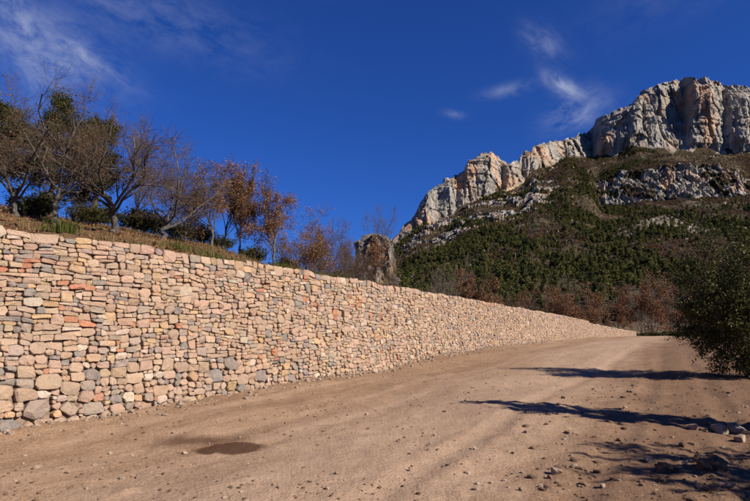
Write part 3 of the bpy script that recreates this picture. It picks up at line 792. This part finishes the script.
for px, t, top, wpx, seed, label in [(38, 11.5, 92, 66, 31, 'dark evergreen pine behind the tall bare oak above the wall'),
                                     (84, 13, 118, 46, 32, 'smaller dark pine behind the thick grey oak'),
                                     (-20, 12, 104, 60, 33, 'dark pine at the left edge behind the leaning oak')]:
    p, H, Wd = tree_on_bank(px, t, top, wpx)
    plant('pine_tree', tree_meshes(seed, H, Wd, .13, excurrent=True, limbs=26, br=7, tw=5, fine=0, leaves=34000, leaf=.038, lspread=.11, mleaf=M_PINE, trop=.04, clump=.4, low=.25), p, seed, label, group='pines behind the bare oaks')
# the bare tree on the pinnacle and the pinnacle
def rock_mesh(seed, size, sub, amp, freq, mat, flat=False):
    import bmesh
    bm = bmesh.new(); bmesh.ops.create_icosphere(bm, subdivisions=sub, radius=1.0)
    V = np.array([v.co[:] for v in bm.verts]); T = np.array([[v.index for v in f.verts] for f in bm.faces]); bm.free()
    n = fbm(V[:, 0] * freq + seed, V[:, 1] * freq, V[:, 2] * freq, 3, seed)
    V = V * (1 + amp * n)[:, None]
    V = np.sign(V) * np.abs(V) ** .8
    V = V * np.array(size)
    return mesh_np('rock', V, None, T, [mat], shade=not flat)
def pinnacle():
    Yp = 62.0; b = at_depth(374, 284, Yp); n_t, n_z = 150, 110
    th = np.linspace(0, 2 * np.pi, n_t, endpoint=False); z = np.linspace(0, 1, n_z)
    Th, Zz = np.meshgrid(th, z); Hh = 7.4; r = 2.2
    prof = np.interp(Zz, [0, .25, .6, .86, .96, 1], [1.12, 1.03, .97, .86, .62, .02])
    X = np.cos(Th) * prof * r; Yy = np.sin(Th) * prof * r * .9; Zt = Zz * Hh * (1 - .04) - 2
    d = .75 * fract(X / 1.3, Yy / 1.3, Zt / 3.4, 611) + .4 * fract(X / .6, Yy / .6, Zt / 1.5, 621) + .2 * fract(X / .3, Yy / .3, Zt / .6, 623) + .1 * fbm(X / .22, Yy / .22, Zt / .3, 3, 631) - .1
    d = d * np.interp(Zz, [0, .9, 1], [1, .8, .1]); Zt = Zt + .6 * noise(np.cos(Th) * 1.7, np.sin(Th) * 1.7, 0, 641, 1.8) * smooth(.55, .95, Zz)
    X += np.cos(Th) * d * .6; Yy += np.sin(Th) * d * .6
    V = np.stack([X, Yy, Zt], -1).reshape(-1, 3)
    i = np.arange((n_z - 1) * n_t); rr, c = i // n_t, i % n_t; c2 = (c + 1) % n_t
    q = np.stack([rr * n_t + c, rr * n_t + c2, (rr + 1) * n_t + c2, (rr + 1) * n_t + c], 1)
    o = link('rock_pinnacle', mesh_np('rock_pinnacle', V, q, mats=[M_ROCK], shade=False), None, b)
    tag(o, 'grey craggy rock pinnacle rising behind the wall and small oaks', 'rock'); return b
pb = pinnacle()
tt = at_depth(378, 262, 58.5)
plant('oak_tree', tree_meshes(41, 5.8, 5.0, .09, fork=.2, limbs=6, br=6, tw=6, fine=4), tt, 0, 'bare tree rising in front of the grey rock pinnacle', group='oaks on the bank above the wall')
tt = at_depth(376, 281, 55)
plant('oak_tree', tree_meshes(42, 4.2, 2.6, .06, fork=.15, limbs=6, br=6, tw=6, fine=3, leaves=1800, leaf=.09, lspread=.12, mleaf=M_BROWNLEAF), tt, 0, 'small russet oak sapling at the base of the rock pinnacle', group='oaks on the bank above the wall')

# ------------------------------------------------------------ shrubs and grass on the bank
def shrub_mesh(seed, H, Wd, n, mat, leaf=.05):
    g = np.random.default_rng(seed); N = 46
    P0 = np.zeros((N, 5, 3)); a = g.uniform(0, 2 * np.pi, N); sp = g.uniform(0, 1, N) ** .6 * Wd * .5
    for j, t in enumerate(np.linspace(0, 1, 5)):
        P0[:, j, 0] = np.cos(a) * sp * (.35 + .65 * t) + g.normal(0, .02, N); P0[:, j, 1] = np.sin(a) * sp * (.35 + .65 * t) + g.normal(0, .02, N)
        P0[:, j, 2] = t * H * (1 - .35 * (sp / (Wd * .5)) ** 2) * g.uniform(.75, 1.05, N)
    R0 = np.full((N, 5), .009) * np.linspace(1, .4, 5)
    P1, R1 = grow(g, P0, R0, 6, .3, 1, .5, H * .3, 3, .15, .15, .7)
    v, q = tubes(P1, np.maximum(R1, .004), 3); v0, q0 = tubes(P0, R0, 4)
    stems = mesh_np('stems', v0, q0, mats=[M_BARK])
    pk = P1.reshape(-1, 3); pk = pk[g.integers(0, len(pk), n)]
    lv, lq = leaf_quads(g, pk, leaf, .05, .2)
    return stems, mesh_np('foliage', np.vstack([v, lv]), np.vstack([q, lq + len(v)]), mats=[M_TWIG, mat], qmat=np.r_[np.zeros(len(q), int), np.ones(len(lq), int)])
shr = [shrub_mesh(70 + i, 1.0, 1.6, 2600, M_SHRUB) for i in range(3)]
sspots = [(18, 8, .75, 'low broom shrub below the leaning oak at the left edge'), (32, 9.5, .8, 'low broom shrub under the dark pine'), (78, 10, .8, 'low dark shrub between the tall bare oak and the thick oak'),
          (92, 11, .9, 'dark shrub just left of the thick grey oak trunk'), (128, 11, 1.0, 'olive broom shrub between the thick oak and the spreading oak'), (144, 11.5, 1.15, 'rounded olive broom shrub left of the spreading oak'), (176, 11, 1.0, 'broom shrub right of the spreading oak trunk'),
          (196, 11.5, .95, 'broom shrub beneath the slim bare oak'), (218, 11.5, .8, 'broom shrub beneath the paired russet oaks'), (250, 11, 1.0, 'green broom shrub between the paired oaks and the lone russet oak'), (282, 11, 1.1, 'wide broom shrub right of the lone russet oak trunk'),
          (296, 9, .7, 'low broom shrub beside the low russet oak'), (336, 10, .6, 'low shrub on the bank near the small bare oak'), (352, 9, .6, 'low green shrub left below the rock pinnacle'), (366, 8, .7, 'green shrub below the rock pinnacle')]
for i, (px, t, hh, lab) in enumerate(sspots):
    p = bank_point(px, t); o = bpy.data.objects.new('broom_shrub', None); C.objects.link(o); o.location = p - Vector((0, 0, .06)); o.rotation_euler = (0, 0, i * 2.1)
    o.scale = (hh * 1.05, hh * 1.05, hh); tag(o, lab, 'shrub', 'broom shrubs under the oaks')
    for n, me in zip(('stems', 'foliage'), shr[i % 3]): link(n, me, o)
bram = [shrub_mesh(170 + i, .6, 2.2, 1300, M_SHRUB, .08) for i in range(2)]
for i, (px, Y, hh, lab) in enumerate([(640, 121, 1.3, 'dark bramble at the end of the low far wall'), (649, 123, 1.7, 'bramble second from the low wall end'), (659, 122, 1.4, 'low bramble left of the russet tree trunk'),
                                      (668, 124, 2.0, 'bramble right of the russet tree trunk'), (680, 122, 1.6, 'bramble beside the evergreen bush, far across the track'), (692, 123, 1.8, 'bramble partly behind the evergreen bush')]):
    x = ray(px, HORIZON)[0] * Y; o = bpy.data.objects.new('bramble', None); C.objects.link(o); o.location = (x, Y, float(G0(x, Y)) - .1); o.rotation_euler = (0, 0, i * 1.7)
    o.scale = (hh * 1.4, hh, hh); tag(o, lab, 'shrub', 'brambles beyond the crest of the track')
    for n, me in zip(('stems', 'foliage'), bram[i % 2]): link(n, me, o)
def blades(name, P, hgt, mat, n_each, spread, seed):
    g = np.random.default_rng(seed); P = np.repeat(P, n_each, 0); N = len(P); P = P + g.normal(size=(N, 3)) * np.array([spread, spread, 0])
    a = g.uniform(0, 2 * np.pi, N); L = np.repeat(hgt, n_each) * g.uniform(.5, 1.15, N); ln = g.uniform(.1, .6, N)
    wd = .0065; dx, dy = np.cos(a), np.sin(a)
    b1 = P + np.stack([-dy * wd, dx * wd, 0 * a], 1); b2 = P - np.stack([-dy * wd, dx * wd, 0 * a], 1)
    m1 = P + np.stack([dx * L * ln * .35, dy * L * ln * .35, L * .6], 1); tp = P + np.stack([dx * L * ln, dy * L * ln, L * (1 - .3 * ln)], 1)
    o1 = np.stack([-dy * wd * .7, dx * wd * .7, 0 * a], 1)
    V = np.stack([b1, b2, m1 - o1, m1 + o1, tp], 1).reshape(-1, 3); i = np.arange(N)[:, None] * 5
    return tag(link(name, mesh_np(name, V, i + np.array([[0, 1, 2, 3]]), i + np.array([[3, 2, 4]]), mats=[mat])), None, None, None, 'stuff')
g = np.random.default_rng(5)
def bank_pts(n, tlo, thi, slo=6, shi=42):
    s = g.uniform(slo, shi, n); t = g.uniform(0, 1, n) ** 1.3 * (thi - tlo) + tlo; x, y = wall_xy(s, t); return np.stack([x, y, bank_z(s, t) - .02], 1), s, t
P, s, t = bank_pts(2600, .7, 13); kp = noise(P[:, 0] * .7, P[:, 1] * .7, 0, 91) > np.interp(s - 1.2 * t, [8, 14], [.42, .1]); P = P[kp]
tag(blades('dry_grass', P, g.uniform(.12, .34, len(P)), M_DRYGRASS, 14, .09, 3), 'straw coloured dry grass on the bank above the wall', 'grass')
P, s, t = bank_pts(16000, .6, 13); lv, lq = leaf_quads(g, P + np.array([0, 0, .05]), .045, .02, 2.5)
tag(link('leaf_litter', mesh_np('leaf_litter', lv, lq, mats=[M_BROWNLEAF])), 'fallen brown oak leaves littering the bank above the wall', 'leaf litter', None, 'stuff')
P, s, t = bank_pts(900, .6, 3.2); kp = noise(P[:, 0] * .55, P[:, 1] * .55, 0, 95) > .22; P = P[kp]
Pt = np.array([bank_point(px + dx, tq)[:] for px, tq in ((47, 1.4), (172, 2.2), (288, 2.6), (300, 2.4), (312, 2.4), (330, 2.2), (322, 2.5), (278, 2.8), (345, 2.4), (60, 1.6)) for dx in (-5, -2, 0, 2, 5)])
P = np.vstack([P, Pt]); hg = np.r_[g.uniform(.12, .3, len(P) - len(Pt)), g.uniform(.25, .42, len(Pt))]
tag(blades('green_grass', P, hg, M_GRASS, 30, .10, 4), 'green grass tufts along the top of the wall', 'grass')

# ------------------------------------------------------------ trees at the foot of the mountain
def mount_z(x, y):
    X, Y, Z, kr, rock, scree = MOUNT
    u = x / y; c = int(np.argmin(np.abs(X[40] / Y[40] - u))); return float(np.interp(y, Y[:, c], Z[:, c]))
far_trees = [  # px, depth, top row, width px, kind, label
    (459, 118, 254, 34, 'bare', 'grey bare tree behind the middle of the wall'),
    (481, 112, 268, 36, 'russet', 'round russet tree just behind the wall, left of the others'),
    (532, 150, 290, 22, 'bare', 'small brown bare tree left of the russet oak behind the wall'),
    (560, 150, 286, 46, 'russet', 'broad russet tree behind the wall, in the middle of the three'),
    (601, 165, 289, 42, 'russet', 'flat-crowned russet tree on dark trunks beyond the wall end'),
    (657, 128, 272, 50, 'russet', 'tall russet tree left of the dark evergreen bush'),
    (632, 210, 282, 46, 'bare', 'pale grey bare tree behind the field beyond the wall'),
    (676, 150, 286, 40, 'bare', 'grey bare tree half hidden by the evergreen bush'),
    (700, 140, 280, 44, 'russet', 'dark russet tree behind the evergreen bush'),
    (430, 140, 262, 34, 'bare', 'grey bare tree in the wood left of the tall grey one'),
    (508, 165, 288, 30, 'bare', 'grey bare tree behind the wall, right of the round russet tree'),
    (521, 185, 292, 24, 'russet', 'small far russet tree behind the small brown bare tree'),
    (583, 190, 293, 28, 'bare', 'bare tree between the broad and the flat-crowned russet trees'),
    (618, 180, 298, 26, 'russet', 'small russet tree right of the flat-crowned one'),
    (640, 160, 294, 30, 'bare', 'brown bare tree left of the tall russet tree'),
    (448, 150, 272, 30, 'bare', 'low grey bare tree left of the tall grey tree behind the wall'),
    (735, 150, 285, 44, 'bare', 'bare brown tree behind the right of the evergreen bush'),
]
for i, (px, Y, top, wpx, kind, label) in enumerate(far_trees):
    x = ray(px, HORIZON)[0] * Y; z = mount_z(x, Y) if Y > 118 else float(np.interp(Y, GY, GZ)) + CAMZ
    H = CAMZ + ray(px, top)[1] * Y - z; Wd = wpx / F * Y * 1.3
    kw = dict(fork=.14, limbs=8, br=7, tw=6, fine=2, mtwig=M_TWIGF, mbark=M_BARK)
    if kind == 'russet': kw.update(leaves=9000, leaf=.17, lspread=.30, mleaf=M_BROWNLEAF2, clump=1.3)
    plant('oak_tree' if kind == 'russet' else 'bare_tree', tree_meshes(200 + i, H, Wd, .17, **kw), (x, Y, z), i * 1.7, label, group='trees at the foot of the mountain', sink=.3)
    print(label, 'H %.1f' % H)

# ------------------------------------------------------------ the wood on the mountain
def far_tree_mesh(seed, H, Wd, n, mat, leaf, conical=False):
    g = np.random.default_rng(seed); nc = 16
    cz = g.uniform(.28, .95, nc); rr = np.where(conical, (1.05 - cz), np.sqrt(np.maximum(.1, 1 - ((cz - .58) / .48) ** 2)))
    a = g.uniform(0, 2 * np.pi, nc); rad_ = rr * g.uniform(.2, .8, nc) * Wd / 2
    cen = np.stack([np.cos(a) * rad_, np.sin(a) * rad_, cz * H], 1)
    k_ = g.integers(0, nc, n); dv = g.normal(size=(n, 3)); dv /= np.linalg.norm(dv, axis=1, keepdims=True)
    pts = cen[k_] + dv * (Wd * .19) * g.uniform(.55, 1.05, (n, 1)) * np.array([1, 1, .8])
    lv, lq = leaf_quads(g, pts, leaf, .02, .5)
    P0 = np.array([[[0, 0, -.4], [.02 * Wd, 0, H * .3], [0, .02 * Wd, H * .8]]]); tv, tq = tubes(P0, np.array([[.05, .04, .02]]) * H * .6, 5)
    return mesh_np('trunk', tv, tq, mats=[M_BARK]), mesh_np('crown', lv, lq, mats=[mat])
far_kinds = [far_tree_mesh(300, 6, 5.0, 420, M_FARGREEN, .42), far_tree_mesh(301, 6.5, 4.6, 420, M_FARGREEN, .40), far_tree_mesh(302, 7.5, 4.4, 420, M_FARGREEN, .40, True),
             far_tree_mesh(303, 5, 4.6, 330, M_FARGREY, .30), far_tree_mesh(304, 4.5, 4.6, 360, M_BROWNLEAF2, .33)]
X, Y, Z, kr, rock, scree = MOUNT
g = np.random.default_rng(99)
fl = (kr > 2.6) & (rock < .35) & (kr < 10.9)
# pick mesh vertices with a chance that follows true area per vertex
dA = np.abs(np.gradient(X, axis=1)) * np.hypot(np.gradient(Y, axis=0), np.gradient(Z, axis=0))
dens = smooth(-.25, .3, fbm(X / 55, Y / 75, 0, 4, 701, .6)) * 1.0 + .22
dens = dens * (1 - .85 * scree) * np.interp(kr, [2.5, 3.0, 3.3, 5.2, 6.5, 8, 11], [.15, 1.2, 1.8, 1.5, 2.1, 2.4, .7])
pr = (dA * dens * fl).ravel(); pr[~np.isfinite(pr)] = 0
N = 56000
pick = g.choice(pr.size, N, replace=True, p=pr / pr.sum())
px_ = X.ravel()[pick] + g.normal(0, 1.5, N); py_ = Y.ravel()[pick] + g.normal(0, 1.0, N); pz_ = Z.ravel()[pick] - .3; kk = kr.ravel()[pick]
u_ = W0 / 2 + F * px_ / py_
greenish = fbm(px_ / 55, py_ / 70, 0, 3, 711) + np.interp(kk, [2.6, 3.4, 5.2, 6.2, 8], [.2, .5, .28, -.15, -.25]) - .45 * smooth(600, 680, u_)
gsel = greenish + g.normal(0, .32, N) > .08
kind = np.where(gsel, g.integers(0, 3, N), np.where(g.random(N) < .62, 3, 4))
size = np.where(gsel, np.where(g.random(N) < .14, g.uniform(.8, 1.35, N), g.uniform(.28, .8, N)), g.uniform(.25, .75, N)) * np.interp(kk, [2.6, 3.5, 6, 8, 11], [1.0, 1.0, .95, .75, .6])
# the nearest ones that show are trees of their own, the rest is one wood
dist = np.hypot(px_, py_); vis = (u_ > 378) & (u_ < 760) & (dist < 430)
near = np.where(vis)[0]; near = near[np.argsort(dist[near] / size[near])][:140]
NL = {0: 'round dark green tree in the wood at the foot of the mountain', 1: 'round dark green tree in the wood at the foot of the mountain', 2: 'pointed dark green pine in the wood at the foot of the mountain',
      3: 'grey leafless small tree in the wood at the foot of the mountain', 4: 'small russet tree in the wood at the foot of the mountain'}
for i in near:
    kd = int(kind[i])
    plant(('evergreen_oak', 'evergreen_oak', 'pine_tree', 'bare_tree', 'oak_tree')[kd], far_kinds[kd], (px_[i], py_[i], pz_[i]), float(i), NL[kd], group='wood at the foot of the mountain: ' + ('green', 'green', 'pine', 'grey', 'russet')[kd], sca=float(size[i]), sink=.1)
rest = np.setdiff1d(np.arange(N), near)
tcol = bpy.data.collections.new('wood_kinds')
for i, (a, b) in enumerate(far_kinds):
    o = bpy.data.objects.new('wood_kind_%d' % i, b); tcol.objects.link(o)
me = mesh_np('wood', np.stack([px_, py_, pz_], 1)[rest], attrs={'kind_i': ('INT', kind[rest]), 'sc': ('FLOAT', size[rest]), 'rot': ('FLOAT', g.uniform(0, 6.28, len(rest)))})
wood = link('wood', me); tag(wood, 'scattered dark evergreens and grey scrub covering the mountain slopes', 'wood', None, 'stuff')
ng = bpy.data.node_groups.new('wood', 'GeometryNodeTree')
ng.interface.new_socket('Geometry', in_out='INPUT', socket_type='NodeSocketGeometry'); ng.interface.new_socket('Geometry', in_out='OUTPUT', socket_type='NodeSocketGeometry')
gi = ng.nodes.new('NodeGroupInput'); go = ng.nodes.new('NodeGroupOutput'); ip = ng.nodes.new('GeometryNodeInstanceOnPoints'); ci = ng.nodes.new('GeometryNodeCollectionInfo')
ci.inputs[0].default_value = tcol; ci.inputs['Separate Children'].default_value = True; ci.inputs['Reset Children'].default_value = True
def named(n, ty):
    q = ng.nodes.new('GeometryNodeInputNamedAttribute'); q.data_type = ty; q.inputs['Name'].default_value = n; return q.outputs['Attribute']
cx_ = ng.nodes.new('ShaderNodeCombineXYZ')
ng.links.new(gi.outputs[0], ip.inputs['Points']); ng.links.new(ci.outputs[0], ip.inputs['Instance']); ip.inputs['Pick Instance'].default_value = True
ng.links.new(named('kind_i', 'INT'), ip.inputs['Instance Index']); ng.links.new(named('rot', 'FLOAT'), cx_.inputs[2]); ng.links.new(cx_.outputs[0], ip.inputs['Rotation'])
ng.links.new(named('sc', 'FLOAT'), ip.inputs['Scale']); ng.links.new(ip.outputs[0], go.inputs[0])
md = wood.modifiers.new('wood', 'NODES'); md.node_group = ng

# ------------------------------------------------------------ evergreen bush at the right edge, and the two trees beyond the frame that throw shade
hx, hy = on_ground(748, 378)
def bush_meshes(seed, H, Wd, zc, n_cl, n_leaf, leaf):
    """evergreen: limbs inside, leafy sprays in clumps over an uneven crown"""
    g = np.random.default_rng(seed)
    tr, tw = tree_meshes(seed, H * .9, Wd * .74, .09, fork=.16, limbs=9, br=7, tw=6, fine=2, trop=.10, wig=.22)
    dv = g.normal(size=(n_cl, 3)); dv /= np.linalg.norm(dv, axis=1, keepdims=True)
    lump = 1 + .34 * fbm(dv[:, 0] * 1.6, dv[:, 1] * 1.6, dv[:, 2] * 1.6, 2, seed)
    cen = dv * lump[:, None] * (g.random((n_cl, 1)) ** .28) * np.array([Wd / 2, Wd / 2, (H - zc)]) * .93 + np.array([0, 0, zc])
    cen = cen[cen[:, 2] > .03 * H]
    cr = g.uniform(.16, .42, len(cen)) * Wd / 4.2
    k_ = g.choice(len(cen), n_leaf, p=cr ** 2 / (cr ** 2).sum()); q = g.normal(size=(n_leaf, 3)); q /= np.linalg.norm(q, axis=1, keepdims=True)
    pts = cen[k_] + q * (cr[k_] * g.random(n_leaf) ** .45)[:, None] * np.array([1, 1, .8])
    # sprays that stick out
    sp = g.integers(0, len(cen), 260); tipd = cen[sp] - np.array([0, 0, zc]); tipd /= np.linalg.norm(tipd, axis=1, keepdims=True)
    for j in range(9): pts = np.vstack([pts, cen[sp] + tipd * (cr[sp] + .035 * j)[:, None] + g.normal(0, .025, (260, 3))])
    lv, lq = leaf_quads(g, pts, leaf, .01, .3)
    lm = mesh_np('leaves', lv, lq, mats=[M_HOLM])
    return tr, tw, lm
def bush(seed, x, y, H, Wd, zc, n_cl, n_leaf, leaf, lab, rz):
    o = bpy.data.objects.new('holm_oak', None); C.objects.link(o); o.location = (x, y, float(G(x, y)) - .05); o.rotation_euler = (0, 0, rz)
    tag(o, lab, 'bush')
    for nme, me in zip(('trunk', 'twigs', 'crown'), bush_meshes(seed, H, Wd, zc, n_cl, n_leaf, leaf)): link(nme, me, o)
bush(51, hx, hy, 4.2, 3.9, 1.95, 420, 56000, .036, 'dark evergreen holm oak bush at the right edge of the track', .6)
print('bush at', hx, hy)
for i, (x, y, H, Wd, zc, lab) in enumerate([(7.95, 8.7, 5.0, 1.15, 2.9, 'slender evergreen oak beyond the right edge casting the long shadow'), (10.3, 4.2, 5.4, 3.6, 3.1, 'broad evergreen oak beyond the right edge shading the corner')]):
    bush(60 + i, x, y, H, Wd, zc, 170, 24000, .05, lab, i * 2.0)
# ------------------------------------------------------------ loose stones
def hull_rock(seed, size, n, mat):
    import bmesh
    g = np.random.default_rng(seed); v = g.normal(size=(n, 3)); v /= np.linalg.norm(v, axis=1, keepdims=True); v *= g.uniform(.82, 1.0, (n, 1)); v = np.sign(v) * np.abs(v) ** .75 * np.array(size)
    bm = bmesh.new()
    for q in v: bm.verts.new(q)
    r = bmesh.ops.convex_hull(bm, input=bm.verts)
    bmesh.ops.delete(bm, geom=[e for e in r['geom_interior'] if isinstance(e, bmesh.types.BMVert)], context='VERTS')
    bmesh.ops.bevel(bm, geom=list(bm.edges), offset=.05, segments=1, affect='EDGES')
    me = bpy.data.meshes.new('rock'); bm.to_mesh(me); bm.free(); me.materials.append(mat); return me
rocks = [hull_rock(80 + i, (1, .8, .66), 13, M_PEBBLE) for i in range(5)]
clods = [rock_mesh(90 + i, (1, .85, .6), 3, .55, 2.2, M_CLOD, True) for i in range(2)]
loose = [  # px, py, width px, clod?, label
    (719, 431, 19, 0, 'pale angular boulder in the shaded heap at the right edge'), (737, 430, 20, 0, 'flat-topped boulder right of the pale angular boulder'), (741, 440, 17, 0, 'tan boulder below the flat-topped one at the right edge'),
    (694, 430, 13, 0, 'buried tan stone left of the boulders at the right edge'),
    (684, 468, 11, 0, 'small pale round stone beside the big earth clod'), (667, 474, 18, 1, 'big brown earth clod in the lower right'), (709, 474, 26, 1, 'heaped earth clod in the lower right corner'),
    (648, 464, 13, 0, 'tan stone left of the earth clods'), (556, 474, 15, 0, 'flat tan stone lying alone in the lower middle'), (476, 453, 8, 0, 'dark-shaded stone on the track below the shadow tip'),
    (411, 474, 7, 0, 'pale pebble on the near track'), (337, 479, 6, 0, 'brown pebble near the bottom of the track'), (367, 412, 5, 0, 'small dark stone in the middle of the track'), (526, 435, 6, 0, 'small orange stone below the long shadow'),
    (564, 414, 8, 0, 'light stone lying in the long shadow'), (139, 477, 8, 0, 'white pebble below the damp patch'), (67, 473, 7, 0, 'white pebble at the lower left'), (37, 466, 9, 0, 'grey pebble at the lower left, left of the white one'),
    (164, 415, 8, 0, 'white stone at the foot of the wall'), (112, 448, 7, 0, 'tan pebble between the wall and the damp patch'), (95, 464, 6, 0, 'tan pebble below the wall foot'), (185, 452, 7, 0, 'pale pebble on the damp patch edge'),
    (571, 338, 9, 1, 'largest dark boulder of the pile at the foot of the far wall'), (577, 337.6, 7, 1, 'right dark boulder of the pile at the far wall'), (564, 338.5, 6, 1, 'left dark boulder of the pile at the far wall'), (613, 336.4, 6, 1, 'low brown clod by the low far wall'),
    (728, 492, 12, 0, 'tan stone in the lower right corner'), (602, 486, 9, 0, 'tan stone near the bottom right of centre'), (700, 488, 10, 0, 'brown stone in the churned soil at bottom right')]
for i, (px, py, wpx, cl_, lab) in enumerate(loose):
    x, y = on_ground(px, py); r = wpx / F * y / 2
    o = link('clod' if cl_ else 'boulder' if wpx > 12 else 'loose_stone', (clods[i % 2] if cl_ else rocks[i % 5]), None, (x, y, float(G(x, y)) + r * .28), i * 1.9, r)
    tag(o, lab, 'clod' if cl_ else 'stone', 'loose stones on the track')
g = np.random.default_rng(17)
ico = rock_mesh(5, (1, .85, .6), 1, .3, 1.3, M_PEBBLE); iv = np.array([v.co[:] for v in ico.vertices]); it = np.array([p.vertices[:] for p in ico.polygons]); it = it[:]
def gravel(name, n, lab, mat, rlo, rhi, mode, seed):
    g = np.random.default_rng(seed)
    if mode == 'foot':
        s = g.uniform(0, 60, n) ** 1.0; t = -g.exponential(.28, n) - .03; x, y = wall_xy(s, t)
    else:
        y = 3 + 40 * g.random(n) ** 2.2; x = y * g.uniform(-.75, .8, n); ok = wall_dist(x, y) > .1; x, y = x[ok], y[ok]
        ok = noise(x * .8, y * .8, 0, seed + 200) + .5 * noise(x * 2.5, y * 2.5, 0, seed + 201) > g.uniform(-.7, .9, len(x)); x, y = x[ok], y[ok]
        if mode == 'right': ok = (x / y > .25) & (y < 16); x, y = x[ok], y[ok]
    n = len(x); r = rlo + (rhi - rlo) * g.random(n) ** 3.5; a = g.uniform(0, 6.28, n); z = G(x, y)
    v = iv[None] * (r[:, None, None] * g.uniform(.7, 1.25, (n, 1, 3))); ca, sa = np.cos(a)[:, None], np.sin(a)[:, None]
    vx = v[..., 0] * ca - v[..., 1] * sa + x[:, None]; vy = v[..., 0] * sa + v[..., 1] * ca + y[:, None]; vz = v[..., 2] + (z + r * .2)[:, None]
    T = (it[None] + (np.arange(n) * len(iv))[:, None, None]).reshape(-1, 3)
    tag(link(name, mesh_np(name, np.stack([vx, vy, vz], -1).reshape(-1, 3), None, T, [mat], shade=False)), lab, 'gravel', None, 'stuff')
gravel('gravel', 5200, 'fine gravel scattered over the dirt track', M_PEBBLE, .006, .04, 'all', 1)
gravel('soil_crumbs', 24000, 'crumbs of brown soil scattered over the track', M_CLOD, .004, .028, 'all', 2)
gravel('wall_foot_rubble', 2600, 'small stone chips along the foot of the wall', M_PEBBLE, .012, .075, 'foot', 3)
gravel('churned_soil', 9000, 'crumbly churned soil at the lower right', M_CLOD, .008, .06, 'right', 4)
